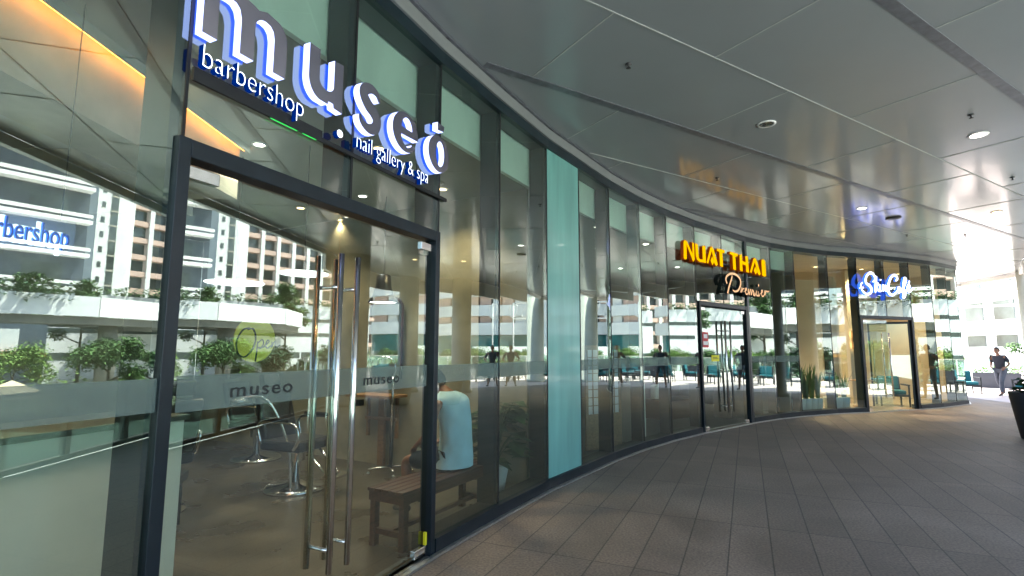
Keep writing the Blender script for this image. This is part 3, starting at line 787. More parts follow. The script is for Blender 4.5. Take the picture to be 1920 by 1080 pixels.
# ---------------------------------------------------------------- barbershop interior
def at(p_): return (p_[0], p_[1], .012)
lab = ['lit round downlight in the barbershop ceiling behind the word barbershop', 'lit round downlight in the barbershop ceiling below the word gallery', 'small warm downlight above the door handles',
       'small warm downlight behind the door leaf gap', 'warm downlight near the arched mirror', 'warm downlight over the wooden bench', 'warm downlight over the potted plant', 'warm downlight deep in the barbershop', 'added unseen warm downlight washing the back wall near the counter', 'added unseen warm downlight washing the middle of the back wall', 'added unseen warm downlight brightening the pale counter beside the glass', 'added unseen warm downlight brightening the outer end of the pale counter']
for i, (x, y) in enumerate([(-2.42, 4.81), (-1.91, 6.50), (-2.93, 7.07), (-2.59, 7.75), (-3.2, 3.4), (-1.3, 4.9), (-.85, 6.2), (-4.6, 6.2), (-6.35, 1.4), (-6.35, 3.4), (-1.98, 1.75), (-2.35, .3)]):
    downlight(x, y, 3.498, 1, lab[i], 'barbershop downlights', r=.05, warm=i > 1, energy=24 if i > 1 else 14, i_boost=2.4 if i > 9 else (2.5 if i > 7 else 0))  # boosted ones are unseen lamps added to brighten back wall and counter
# dropped plaster beam with orange cove light
beam = tag(empty('cove_beam'), 'dropped plaster beam glowing orange along its top edge inside the barbershop', 'ceiling beam')
mb = MB(); mb.box(-3.15, -2.65, -1.4, 4.9, 2.98, 3.497); mb.build('beam', M['plaster'], beam)
mb = MB(); mb.box(-2.60, -2.57, -1.38, 4.88, 3.455, 3.475); mb.build('led_strip', M['cove'], beam)
mb = MB(); mb.box(-2.555, -2.54, -1.38, 4.88, 3.425, 3.497); mb.build('cove_lip', M['int_ceil'], beam)
mb = MB(); mb.box(-6.9, -3.16, 4.92, 5.05, 2.85, 3.495); mb.build('cross_beam', M['plaster'], beam)
FW0 = Facet(P['W1'], P['J'])
hs = tag(empty('halo_sign'), 'blue barbershop letters with a white halo hanging inside the leftmost glass pane', 'sign')
text_mesh('letters', 'barbershop', .155, FW0, .815, -1.0, 2.085, .012, [M['halo_blue'], M['led_halo']], hs, xs=.555, offset=.002)
text_mesh('halo_backing', 'barbershop', .155, FW0, .815, -1.03, 2.085, .006, [M['halo_white'], M['halo_white']], hs, xs=.555, offset=.011)
mb = MB(); FW0.box(mb, .73, 1.27, -1.06, -1.05, 2.05, 2.24); mb.build('acrylic_panel', M['halo_soft'], hs)
mb = MB(); mb.tube([FW0.p(.8, -1.055, 2.24), FW0.p(.8, -1.04, 3.49)], .003, 5); mb.tube([FW0.p(1.2, -1.055, 2.24), FW0.p(1.2, -1.04, 3.49)], .003, 5); mb.build('wires', M['gasket'], hs)
# low counter
ctr = tag(empty('reception_counter'), 'pale plastered low counter just inside the barbershop glass', 'counter')
Fk = Facet((-2.78, .2), (-1.86, 3.04))
mb = MB(); Fk.box(mb, 0, Fk.L, -.5, 0, .012, 1.15); mb.build('counter_body', M['plaster_pale'], ctr)
mb = MB(); Fk.box(mb, -.02, Fk.L + .02, -.53, .02, 1.152, 1.18); mb.build('counter_top', M['thai_wall'], ctr)
# bench
def rotm(ang, loc): return Matrix.Translation(loc) @ Matrix.Rotation(ang, 4, 'Z')
bn = tag(empty('wooden_bench', matrix=rotm(R(60), (-.66, 4.80, .012))), 'dark brown slatted wooden bench just inside the glass beside the door', 'bench')
bn.matrix_world = rotm(R(60), (-.66, 4.80, .012))
for k in range(5):
    mb = MB(); mb.box(-.66, .66, -.185 + k * .075, -.185 + k * .075 + .066, .425, .45); mb.build('seat_slat', M['wood'], bn, bevel=.004)
mb = MB(); mb.box(-.64, .64, -.18, -.155, .35, .424); mb.box(-.64, .64, .155, .18, .35, .424); mb.box(-.64, -.61, -.154, .154, .35, .424); mb.box(.61, .64, -.154, .154, .35, .424); mb.build('apron', M['wood'], bn)
for sx in (-1, 1):
    for sy in (-1, 1):
        mb = MB(); mb.cbox((sx * .60, sy * .15, .175), (.055, .055, .349)); mb.build('leg', M['wood'], bn, bevel=.004)
for sx in (-1, 1):
    mb = MB(); mb.box(sx * .6 - .02, sx * .6 + .02, -.12, .12, .10, .14); mb.build('stretcher', M['wood'], bn)
mb = MB(); mb.box(-.575, .575, -.02, .02, .105, .135); mb.build('stretcher', M['wood'], bn)

# ---- people
def skin_body(name, V, E, Rd, mats, parent, mat_fn=None, sub=2):
    me = bpy.data.meshes.new(name); me.from_pydata(V, E, []); me.update()
    o = bpy.data.objects.new(name, me); COL.objects.link(o)
    md = o.modifiers.new('skin', 'SKIN'); md.use_smooth_shade = True
    if not me.skin_vertices: 
        o.modifiers.remove(md); md = o.modifiers.new('skin', 'SKIN')
    for i, r_ in enumerate(Rd):
        rr = r_ if isinstance(r_, tuple) else (r_, r_)
        me.skin_vertices[0].data[i].radius = rr
        me.skin_vertices[0].data[i].use_root = (i == 0)
    ss = o.modifiers.new('sub', 'SUBSURF'); ss.levels = sub; ss.render_levels = sub
    dg = bpy.context.evaluated_depsgraph_get(); dg.update()
    m2 = bpy.data.meshes.new_from_object(o.evaluated_get(dg)); bpy.data.objects.remove(o)
    m2.materials.clear()
    for m_ in mats: m2.materials.append(m_)
    for p_ in m2.polygons:
        p_.use_smooth = True
        if mat_fn: p_.material_index = mat_fn(p_.center)
    m2.name = name
    ob = bpy.data.objects.new(name, m2); COL.objects.link(ob); ob.parent = parent
    return ob
def head(parent, c, yaw, hairm='hair', s=1.0, tilt=0, cap=None):
    """head with face and hair; c centre, yaw facing direction"""
    mtx = Matrix.Translation(c) @ Matrix.Rotation(yaw, 4, 'Z') @ Matrix.Rotation(tilt, 4, 'Y') @ Matrix.Scale(s, 4)
    mb = MB(); V = []; F = []; nu, nv = 20, 16
    for j in range(nv + 1):
        th = pi * j / nv
        for i in range(nu):
            ph = 2 * pi * i / nu
            x, y, z = sin(th) * cos(ph), sin(th) * sin(ph), cos(th)
            X = x * .095; Y = y * .075 * (1 if z > -.2 else 1 + .30 * (z + .2)); Z = z * .118
            if z < -.1: X = X * (1 + .15 * (z + .1)) + .010
            if x > .75 and abs(y) < .25 and -.35 < z < .12: X += .022 * (1 - abs(y) / .25)      # nose
            if x > .7 and .12 < z < .3 and .15 < abs(y) < .5: X -= .007                         # eye sockets
            if x > .7 and -.62 < z < -.45 and abs(y) < .35: X += .005                           # lips
            V.append((X, Y, Z))
    for j in range(nv):
        for i in range(nu):
            F.append((j * nu + i, (j + 1) * nu + i, (j + 1) * nu + (i + 1) % nu, j * nu + (i + 1) % nu))
    mb.add(V, F, 0, True)
    for sy in (-1, 1):
        mb.lathe([(.0, -.03), (.012, -.02), (.016, 0), (.012, .022), (0, .03)], (-.005, sy * .078, -.005), n=8, sx=1, sy=.45)
    o = mb.build('head', M['skin'], parent); o.matrix_local = mtx
    mb = MB()
    for sy in (-1, 1): mb.lathe([(0, -.006), (.008, -.003), (.008, .003), (0, .006)], (.083, sy * .030, .022), n=8, sx=.5)
    e_ = mb.build('eyes', M['hair'], parent); e_.matrix_local = mtx
    mb = MB(); V = []; F = []
    for j in range(10):
        th = pi * .62 * j / 9
        for i in range(nu):
            ph = 2 * pi * i / nu; x, y, z = sin(th) * cos(ph), sin(th) * sin(ph), cos(th)
            lim = pi * (.33 if cos(ph) > .5 else .62 if cos(ph) < 0 else .48)
            t2 = min(th, lim); x, y, z = sin(t2) * cos(ph), sin(t2) * sin(ph), cos(t2)
            k = 1.07 + .02 * random.random()
            V.append((x * .097 * k, y * .079 * k, z * .120 * k))
    for j in range(9):
        for i in range(nu): F.append((j * nu + i, (j + 1) * nu + i, (j + 1) * nu + (i + 1) % nu, j * nu + (i + 1) % nu))
    mb.add(V, F, 0, True); h = mb.build('hair' if not cap else 'cap', M[hairm], parent); h.matrix_local = mtx
    return o
def hand(parent_chain, V, E, Rd, wi, wrist, d, palm, curl=.5, side=1):
    """adds palm + five fingers to a skeleton; d direction of the hand, palm normal"""
    d = Vector(d).normalized(); pn = Vector(palm); pn = (pn - d * pn.dot(d)).normalized(); sd = d.cross(pn).normalized() * side
    w0 = Vector(wrist); k = len(V); pc = w0 + d * .055
    V.append(tuple(pc)); E.append((wi, k)); Rd.append((.030, .016))
    for f, (off, ln) in enumerate(((-.024, .062), (-.008, .074), (.008, .070), (.024, .056))):
        b = pc + d * .035 + sd * off; kb = len(V)
        V.append(tuple(b)); E.append((k, kb)); Rd.append(.0095)
        m1 = b + (d * cos(curl * .6) + pn * sin(curl * .6)) * ln * .5
        m2 = m1 + (d * cos(curl * 1.6) + pn * sin(curl * 1.6)) * ln * .5
        V.append(tuple(m1)); E.append((kb, kb + 1)); Rd.append(.0085)
        V.append(tuple(m2)); E.append((kb + 1, kb + 2)); Rd.append(.007)
    b = w0 + d * .03 - sd * .03; kb = len(V)
    V.append(tuple(b)); E.append((k, kb)); Rd.append(.012)
    V.append(tuple(b + (d * .7 - sd * .6 + pn * .3).normalized() * .045)); E.append((kb, kb + 1)); Rd.append(.009)

def person(name, J, parent_label, cat_group, top_m, bot_m, sleeve=True, long_bottom=True, bare_legs=False, yaw=0, loc=(0, 0, 0), hat=None, sleeveless=False, tilt=0, seated=False):
    """J: joint dict in local coordinates (x forward, y left, z up)"""
    root = empty('person', loc, yaw); tag(root, parent_label, 'person')
    V = []; E = []; Rd = []
    def add(p_, r_, par=None):
        V.append(tuple(p_)); Rd.append(r_)
        if par is not None: E.append((par, len(V) - 1))
        return len(V) - 1
    pel = add(J['pelvis'], (.125, .10)); bel = add(J['belly'], (.115, .095), pel); ch = add(J['chest'], (.145, .105), bel)
    nb = add(J['neck0'], (.07, .065), ch); nk = add(J['neck1'], .052, nb); add(J['headbase'], .05, nk)
    for s_ in 'LR':
        sh = add(J['sh' + s_], .058, ch); ua = add(Vector(J['sh' + s_]).lerp(Vector(J['el' + s_]), .35), .047, sh)
        el = add(J['el' + s_], .038, ua); fm = add(Vector(J['el' + s_]).lerp(Vector(J['wr' + s_]), .3), .038, el); wr = add(J['wr' + s_], (.027, .021), fm)
        dd = Vector(J['wr' + s_]) - Vector(J['el' + s_])
        hand(None, V, E, Rd, wr, J['wr' + s_], dd + Vector((0, 0, -.02)), J.get('palm' + s_, (0, -1 if s_ == 'L' else 1, 0)), .6, 1 if s_ == 'L' else -1)
        hp = add(J['hp' + s_], .088, pel); th = add(Vector(J['hp' + s_]).lerp(Vector(J['kn' + s_]), .4), .078, hp)
        kn = add(J['kn' + s_], .052, th); cf = add(Vector(J['kn' + s_]).lerp(Vector(J['an' + s_]), .35), .053, kn); an = add(J['an' + s_], .035, cf)
        f_ = Vector(J.get('toe' + s_, Vector(J['an' + s_]) + Vector((.15, 0, -.05))))
        add(f_, (.038, .022), an)
    body = skin_body('body', V, E, Rd, [M['skin']], root)
    head(root, J['head'], J.get('hyaw', 0), tilt=tilt, hairm='hair' if not hat else hat)
    # top
    V = []; E = []; Rd = []
    pel = add(Vector(J['pelvis']) + Vector((0, 0, -.02 if not seated else -.015)), (.155, .125) if not seated else (.19, .15)); bel = add(J['belly'], (.145, .12), pel); ch = add(Vector(J['chest']), (.172, .132), bel)
    nb = add(Vector(J['neck0']) + Vector((0, 0, -.025 if not seated else -.012)), (.086, .082) if not seated else (.105, .10), ch)
    for s_ in 'LR':
        sh = add(Vector(J['sh' + s_]) * 1.0, .073 if not sleeveless else .080, ch)
        if not sleeveless:
            a = Vector(J['sh' + s_]); b = Vector(J['el' + s_])
            m1 = add(a.lerp(b, .45), .068, sh); add(a.lerp(b, .8), .066, m1)
    if not sleeveless: skin_body('shirt', V, E, Rd, [top_m], root)
    else:
        rnd_ = random.Random(8); mb = MB(); n_ = 36; prof = []
        for zz, cx_, hw, hd in ((.475, -.03, .205, .165), (.52, -.035, .20, .158), (.60, -.045, .185, .145), (.70, -.055, .172, .135), (.80, -.05, .172, .132), (.90, -.035, .180, .132), (.98, -.02, .192, .130), (1.05, -.005, .205, .118), (1.09, .01, .198, .104), (1.12, .03, .160, .088), (1.142, .05, .105, .072), (1.15, .058, .085, .064)):
            prof.append((zz, cx_, hw, hd))
        prof = smooth(prof, 4)
        V_ = []; F_ = []
        for (zz, cx_, hw, hd) in prof:
            for k in range(n_):
                a_ = 2 * pi * k / n_
                f_ = 1 + .018 * sin(a_ * 5 + zz * 22) + .014 * sin(a_ * 9 - zz * 31 + 1.3) * (1.15 - zz)
                V_.append((cx_ + hd * f_ * cos(a_), hw * f_ * sin(a_), zz))
        for i_ in range(len(prof) - 1):
            for k in range(n_): F_.append((i_ * n_ + k, i_ * n_ + (k + 1) % n_, (i_ + 1) * n_ + (k + 1) % n_, (i_ + 1) * n_ + k))
        mb.add(V_, F_, 0, True); mb.build('shirt', top_m, root)
    V = []; E = []; Rd = []
    pel = add(Vector(J['pelvis']) + Vector((0, 0, .02)), (.140, .115))
    for s_ in 'LR':
        a = Vector(J['hp' + s_]); b = Vector(J['kn' + s_]); c = Vector(J['an' + s_])
        hp = add(a, .102, pel); th = add(a.lerp(b, .5), .093, hp)
        if bare_legs: add(a.lerp(b, .88), .088, th)
        else:
            kn = add(b, .070, th); cf = add(b.lerp(c, .5), .064, kn); add(b.lerp(c, .93), .052, cf)
    skin_body('trousers' if not bare_legs else 'shorts', V, E, Rd, [bot_m], root)
    for s_ in 'LR':
        an = Vector(J['an' + s_]); toe = Vector(J.get('toe' + s_, an + Vector((.15, 0, -.05))))
        d = (toe - an); d.z = 0; d.normalize()
        V = []; E = []; Rd = []
        a0 = add(an - d * .03 + Vector((0, 0, -.035)), (.042, .036)); a1 = add(an.lerp(toe, .5) + Vector((0, 0, -.012)), (.044, .034), a0); add(toe + d * .035 + Vector((0, 0, .0)), (.040, .026), a1)
        skin_body('shoe', V, E, Rd, [M['shoe']], root, sub=1)
    return root
# standing man in the plaza, hands at his hips (seen in the glass)
Jm = dict(pelvis=(0, 0, .94), belly=(0, 0, 1.10), chest=(0, 0, 1.30), neck0=(0, 0, 1.44), neck1=(0, 0, 1.50), headbase=(.01, 0, 1.55), head=(.02, 0, 1.63),
          shL=(0, .19, 1.40), shR=(0, -.19, 1.40), elL=(-.10, .36, 1.16), elR=(-.10, -.36, 1.16), wrL=(.06, .24, 1.04), wrR=(.06, -.24, 1.04),
          hpL=(0, .10, .90), hpR=(0, -.10, .90), knL=(.02, .16, .50), knR=(.02, -.16, .50), anL=(-.01, .19, .085), anR=(-.01, -.19, .085), toeL=(.14, .22, .035), toeR=(.14, -.22, .035))
person('man', Jm, 'man standing hands on hips at the edge of the sunlit plaza', None, M['shirt_dark'], M['cloth_grey'], bare_legs=True, yaw=R(215), loc=(14.9, 14.3, 0))
# walker in the distance
Jw = dict(pelvis=(0, 0, .90), belly=(.01, 0, 1.06), chest=(.03, 0, 1.25), neck0=(.05, 0, 1.385), neck1=(.06, 0, 1.44), headbase=(.08, 0, 1.48), head=(.10, 0, 1.555),
          shL=(.03, .18, 1.35), shR=(.03, -.18, 1.35), elL=(-.06, .24, 1.10), elR=(.02, -.25, 1.09), wrL=(.12, .21, .98), wrR=(.20, -.16, 1.02),
          hpL=(0, .095, .87), hpR=(0, -.095, .87), knL=(.20, .10, .52), knR=(-.02, -.10, .48), anL=(.24, .10, .10), anR=(-.30, -.10, .17), toeL=(.39, .10, .045), toeR=(-.19, -.10, .06))
person('walker', Jw, 'person in dark shirt and grey trousers walking across the sunlit plaza', None, M['shirt_dark'], M['cloth_grey'], yaw=R(200), loc=(16.9, 18.3, 0))
# seated man, back to the glass
Js = dict(pelvis=(-.02, 0, .56), belly=(-.06, 0, .75), chest=(-.02, 0, .98), neck0=(.06, 0, 1.12), neck1=(.11, 0, 1.155), headbase=(.16, 0, 1.18), head=(.21, 0, 1.235),
          shL=(.01, .20, 1.06), shR=(.01, -.20, 1.06), elL=(.06, .25, .78), elR=(.06, -.25, .78), wrL=(.27, .17, .66), wrR=(.27, -.17, .66),
          hpL=(.03, .10, .53), hpR=(.03, -.10, .53), knL=(.44, .15, .50), knR=(.44, -.15, .50), anL=(.40, .15, .095), anR=(.40, -.15, .095), toeL=(.54, .16, .045), toeR=(.54, -.16, .045), palmL=(0, 0, -1), palmR=(0, 0, -1))
person('sitter', Js, 'man in pale blue sleeveless shirt sitting on the bench with his back to the glass', None, M['shirt_blue'], M['shorts_navy'], bare_legs=True, yaw=R(146), loc=(-.56, 5.02, 0.01), sleeveless=True, tilt=.5, seated=True)

# ---- barber chairs
def barber_chair(loc, rz, label):
    e = empty('barber_chair', (loc[0], loc[1], .012), rz); tag(e, label, 'barber chair', 'barber chairs')
    mb = MB(); mb.lathe([(.33, 0), (.335, .02), (.30, .05), (.10, .07), (.08, .09)], n=28); mb.build('base', M['chrome'], e)
    mb = MB(); mb.lathe([(.05, .09), (.05, .30), (.09, .31), (.10, .42), (.16, .44)], n=18); mb.build('hydraulic_column', M['chrome'], e)
    mb = MB(); mb.cbox((0, 0, .50), (.56, .54, .12)); mb.build('seat', M['leather'], e, bevel=.035)
    mb = MB(); mb.hexa([(-.30, -.25, .54), (-.20, -.25, .54), (-.20, .25, .54), (-.30, .25, .54), (-.44, -.24, 1.06), (-.35, -.24, 1.08), (-.35, .24, 1.08), (-.44, .24, 1.06)]); mb.build('backrest', M['leather'], e, bevel=.03)
    mb = MB(); mb.hexa([(-.46, -.13, 1.10), (-.38, -.13, 1.12), (-.38, .13, 1.12), (-.46, .13, 1.10), (-.50, -.12, 1.24), (-.43, -.12, 1.26), (-.43, .12, 1.26), (-.50, .12, 1.24)]); mb.build('headrest', M['leather'], e, bevel=.02)
    for s_ in (-1, 1):
        a = mb = MB(); mb.tube(smooth([(-.22, s_ * .30, .52), (-.26, s_ * .31, .72), (-.05, s_ * .31, .76), (.22, s_ * .31, .74), (.28, s_ * .30, .60), (.22, s_ * .30, .48)], 4), .018, 8)
        ar = mb.build('armrest', M['chrome'], e)
        mb = MB(); mb.cbox((0, s_ * .31, .785), (.34, .07, .04)); mb.build('arm_pad', M['leather'], ar, bevel=.012)
    mb = MB(); mb.tube([(.22, -.10, .44), (.50, -.10, .20), (.50, .10, .20), (.22, .10, .44)], .014, 8); mb.cbox((.55, 0, .19), (.16, .34, .025)); mb.build('footrest', M['chrome'], e, bevel=.004)
    return e
barber_chair((-2.40, 6.02), R(-20), 'black barber chair on a round chrome base beside the door handles')
barber_chair((-3.45, 5.15), R(150), 'black barber chair with yellow towel behind the counter')
barber_chair((-3.6, 7.6), R(-10), 'black barber chair deepest in the barbershop near the dark wall')
tw = MB(); tw.cbox((-3.05, 4.62, .50), (.34, .2, .05), R(20)); tag(tw.build('towel', M['yellow'], bevel=.012), 'folded yellow towel on the low trolley behind the counter', 'towel')
tr_ = tag(empty('low_trolley', (-3.05, 4.62, .012)), 'low black trolley under the yellow towel', 'trolley')
mb = MB(); mb.cbox((0, 0, .43), (.45, .32, .06), R(20)); mb.build('tray', M['plastic_black'], tr_)
for sx in (-1, 1):
    for sy in (-1, 1):
        mb = MB(); mb.tube([(sx * .17, sy * .11, .03), (sx * .17, sy * .11, .40)], .012, 6); mb.build('leg', M['plastic_black'], tr_)
# clear chrome wash-arm lamp arching over the chair
al = tag(empty('arc_lamp', (-2.72, 5.62, .012)), 'curved chrome arc arm standing beside the barber chair', 'lamp')
mb = MB(); mb.tube(smooth([(.35, .2, .02), (.32, .18, .45), (.22, .12, .80), (.08, .05, 1.02), (-.12, -.02, 1.03)], 6), [.016] * 25, 10); mb.build('arm', M['chrome'], al)
mb = MB(); mb.lathe([(.13, 0), (.13, .015), (.02, .03)], (.35, .2, 0), n=18); mb.build('base', M['chrome'], al)
mb = MB(); mb.lathe([(.10, -.02), (.07, .02), (.02, .04)], (-.14, -.02, 1.0), n=18); mb.build('shade', M['chrome'], al)
# steamer on castors
st = tag(empty('steamer_stand', (-1.50, 6.70, .012)), 'slim black and chrome steamer stand on castors behind the door', 'stand')
mb = MB(); mb.tube([(0, 0, .09), (0, 0, .70)], .024, 10); mb.build('lower_pole', M['plastic_black'], st)
mb = MB(); mb.tube([(0, 0, .70), (0, 0, 1.20)], .014, 10); mb.build('upper_pole', M['chrome'], st)
mb = MB(); mb.tube(smooth([(0, 0, 1.2), (.02, 0, 1.35), (-.1, .02, 1.45), (-.26, .05, 1.40)], 4), .014, 8); mb.build('arm', M['chrome'], st)
mb = MB(); mb.lathe([(.03, -.06), (.06, -.03), (.055, .04), (.02, .06)], (-.27, .05, 1.38), n=12); mb.build('steamer_head', M['plastic_black'], st)
for k in range(4):
    a = R(90 * k + 20); mb = MB(); mb.tube([(0, 0, .10), (.27 * cos(a), .27 * sin(a), .085)], .014, 8); mb.lathe([(0, -.02), (.02, -.015), (.02, .015), (0, .02)], (.27 * cos(a), .27 * sin(a), .035), n=8); mb.build('foot', M['chrome'], st)
# mirror station on the party wall
FWn = Facet((-5.55, 9.35), (.12, 6.18))     # faces the room
FW = Facet(FWn.b, FWn.a)
def wall_t(x): return x
mir = tag(empty('arched_mirror'), 'tall arched mirror leaning on the plaster wall behind the barber chair', 'mirror')
t0 = 2.02
def wbox(mb, t0_, t1_, o0, o1, z0, z1, mi=0):
    # o = distance out of the party wall into the barbershop
    FWn.box(mb, t0_, t1_, o0, o1, z0, z1, mi)
tw0 = FWn.L - 2.35
poly = [(0, 0), (.56, 0), (.56, .92)] + [(.28 + .28 * cos(R(a)), .92 + .16 * sin(R(a))) for a in range(15, 180, 15)] + [(0, .92)]
curve2d('mirror_glass', [[(a, b) for a, b in poly]], .012, FWn, tw0, .05, 1.18, [M['mirror'], M['frame'], M['frame']], mir)
fr_out = [(a + (.018 if a > .3 else -.018), b + (.018 if b > .5 else -.018)) for a, b in poly]
curve2d('mirror_frame', [fr_out, poly[::-1]], .03, FWn, tw0, .045, 1.18, [M['wood'], M['wood'], M['wood']], mir)
sh = tag(empty('wooden_shelf_unit'), 'light wooden barber shelf with crossed legs against the plaster wall', 'shelf')
mb = MB(); wbox(mb, tw0 - .10, tw0 + .66, .02, .38, .93, .965); mb.build('shelf_top', M['wood_mid'], sh, bevel=.004)
for tt in (tw0 + .02, tw0 + .52):
    mb = MB(); wbox(mb, tt, tt + .035, .06, .10, .40, .929); mb.build('leg', M['wood_mid'], sh)
mb = MB(); wbox(mb, tw0 + .22, tw0 + .32, .04, .09, .012, .929); mb.build('post', M['wood_mid'], sh)
mb = MB(); wbox(mb, tw0 + .02, tw0 + .56, .10, .13, .62, .66); mb.build('cross_rail', M['wood_mid'], sh)
mb = MB(); wbox(mb, tw0 - .05, tw0 + .02, .15, .25, .80, .88); tag(mb.build('hair_dryer_holder', M['plastic_black'], bevel=.01), 'small black tool holder under the wooden barber shelf', 'holder')
# pendants
def pendant(loc, z, white, label, r=.17):
    e = tag(empty('pendant_lamp', (loc[0], loc[1], 3.498)), label, 'pendant lamp', 'barbershop pendant lamps')
    mb = MB(); mb.tube([(0, 0, 0), (0, 0, z - 3.498 + .02)], .004, 6); mb.build('cable', M['plastic_black'], e)
    mb = MB()
    if white: mb.lathe([(0, .035), (.05, .03), (r, .006), (r, .0), (r * .98, -.004), (0, -.006)], (0, 0, z - 3.498), n=26); mb.build('lamp_shade', M['lamp_disc'], e)
    else:
        mb.lathe([(.03, .37), (.09, .34), (.10, .20), (.135, .09), (.19, 0), (.18, 0), (.125, .085), (.09, .19), (.0, .3)], (0, 0, z - 3.498), n=24); mb.build('lamp_shade', M['plastic_black'], e)
        mb = MB(); mb.lathe([(0, .004), (.165, .01)], (0, 0, z - 3.498), n=20); mb.build('bulb', M['lamp'], e)
M['lamp_disc'] = emis('disc_lamp', (.95, 1.0, 1.0), .6)
pendant((-2.75, 5.15), 2.20, True, 'thin white disc pendant glowing above the round gold sign', .27)
pendant((-1.95, 4.85), 2.25, True, 'thin white disc pendant glowing beside the door handle top', .22)
pendant((-1.62, 6.55), 2.13, False, 'black bell pendant lamp in front of the arched mirror')
# open disc
od = tag(empty('open_sign'), 'round gold acrylic sign with the dark script word Open behind the left door leaf', 'sign')
curve2d('disc', [arc(0, 0, .125, .118, 0, 354, 40)], .006, FD, .50, -.075, 1.60, [M['gold_disc']] * 3, od)
km = [M['black'], M['black']]
def RO(path, w): ribbon([(a + .40, b) for a, b in path], w, .003, FD, -.068, 1.56, km, od, k=5, step=.00005)
RO([(.06, .10), (.02, .085), (-.01, .03), (.0, -.03), (.04, -.05), (.085, -.01), (.10, .05), (.08, .095), (.05, .09)], .008)
RO([(.115, .03), (.11, -.04), (.105, -.075)], .008); RO([(.115, .02), (.14, .04), (.15, .02), (.135, -.005), (.115, .0), (.15, .0), (.165, .015)], .006)
RO([(.165, .01), (.185, .03), (.175, .037), (.165, .015), (.175, -.005), (.20, .01)], .006); RO([(.205, .03), (.205, .0), (.215, .025), (.228, .03), (.232, .0), (.26, .015)], .006)
RO([(-.07, .05), (-.06, .0), (-.045, .02), (-.05, .04), (-.03, .045)], .008)
# plant
def leafy(mb, c, dirv, up, L, W, mi=0):
    dirv = Vector(dirv).normalized(); side = dirv.cross(Vector(up)).normalized(); nrm = side.cross(dirv)
    c = Vector(c)
    pts = [c, c + dirv * L * .35 + side * W * .5 + nrm * .01, c + dirv * L - nrm * L * .25, c + dirv * L * .35 - side * W * .5 + nrm * .01, c + dirv * L * .5 - nrm * .02]
    mb.add(pts, [(0, 1, 4), (1, 2, 4), (2, 3, 4), (3, 0, 4)], mi, False)
pl = tag(empty('potted_plant', (-.18, 6.02, .012)), 'large leafy green plant in a pot inside the glass next to the teal pier', 'plant')
mb = MB(); mb.lathe([(.10, 0), (.15, .26), (.155, .28), (.14, .275), (.135, .24), (0, .24)], n=20); mb.build('pot', M['plastic_white'], pl)
stm = MB(); lf = MB(); rnd = random.Random(3)
for k in range(26):
    a = rnd.uniform(0, 2 * pi); ln = rnd.uniform(.15, .72); sp = rnd.uniform(.10, .30)
    top = Vector((cos(a) * sp - .05, sin(a) * sp * .9 - .05, .24 + ln))
    stm.tube(smooth([(0, 0, .24), (top.x * .4, top.y * .4, .24 + ln * .6), tuple(top)], 4), .006, 5)
    for q in range(4):
        aa = a + rnd.uniform(-1.4, 1.4)
        leafy(lf, top - Vector((0, 0, q * .05)), (cos(aa), sin(aa), rnd.uniform(-.25, .3)), (0, 0, 1), rnd.uniform(.18, .28), rnd.uniform(.17, .26))
stm.build('stem', M['leaf_dark'], pl); lf.build('leaves', M['leaf_dark'], pl)

# ---------------------------------------------------------------- spa interior
def shoji(a, b, label):
    e = tag(empty('lattice_screen'), label, 'screen', 'lattice screens')
    F = Facet(a, b)
    mb = MB(); F.box(mb, 0, .05, -.03, 0, .012, 1.62); F.box(mb, F.L - .05, F.L, -.03, 0, .012, 1.62); F.box(mb, .051, F.L - .051, -.03, 0, .012, .55); F.box(mb, .051, F.L - .051, -.03, 0, 1.55, 1.62); mb.build('screen_frame', M['wood_mid'], e)
    mb = MB(); F.box(mb, .051, F.L - .051, -.018, -.012, .552, 1.55); mb.build('screen_paper', M['paper'], e)
    mb = MB()
    for k in range(1, 5): F.box(mb, F.L * k / 5 - .008, F.L * k / 5 + .008, -.011, .001, .552, 1.55)
    for k in range(1, 8): F.box(mb, .051, F.L - .051, -.0105, .0005, .55 + k * .125, .562 + k * .125)
    mb.build('lattice', M['wood_mid'], e)
shoji((.35, 7.45), (1.02, 7.80), 'wooden lattice screen just right of the teal pier')
shoji((1.15, 8.25), (1.78, 8.65), 'second wooden lattice screen in the next bay of the spa')
e = tag(empty('pedestal_counter', (2.05, 9.15, .012)), 'narrow white pedestal with a small bowl inside the spa window', 'pedestal')
mb = MB(); mb.cbox((0, 0, .48), (.34, .34, .96), R(40)); mb.build('pedestal', M['plaster_pale'], e, bevel=.006)
mb = MB(); mb.lathe([(.05, .962), (.10, 1.0), (.13, 1.05), (.12, 1.05), (.09, 1.0), (0, .98)], n=18); mb.build('bowl', M['plastic_white'], e)
e = tag(empty('spa_sofa', (3.7, 12.4, .012), R(40)), 'dim sofa with pale cushion behind the spa door', 'sofa')
mb = MB(); mb.cbox((0, 0, .22), (1.6, .8, .42)); mb.build('seat', M['wood'], e, bevel=.03)
mb = MB(); mb.cbox((0, .33, .62), (1.6, .16, .40)); mb.build('backrest', M['wood'], e, bevel=.03)
mb = MB(); mb.cbox((-.3, .1, .58), (.5, .16, .34)); mb.build('cushion', M['plaster_pale'], e, bevel=.05)
e = tag(empty('spa_reception_desk'), 'dark grey reception desk inside the spa window right of its door', 'desk')
Fq = Facet((4.95, 12.0), (6.0, 12.75)); mb = MB(); Fq.box(mb, 0, Fq.L, -.45, 0, .012, 1.05); mb.build('desk_body', M['frame_blue'], e)
mb = MB(); Fq.box(mb, -.03, Fq.L + .03, -.48, .02, 1.052, 1.09); mb.build('desk_top', M['wood'], e)
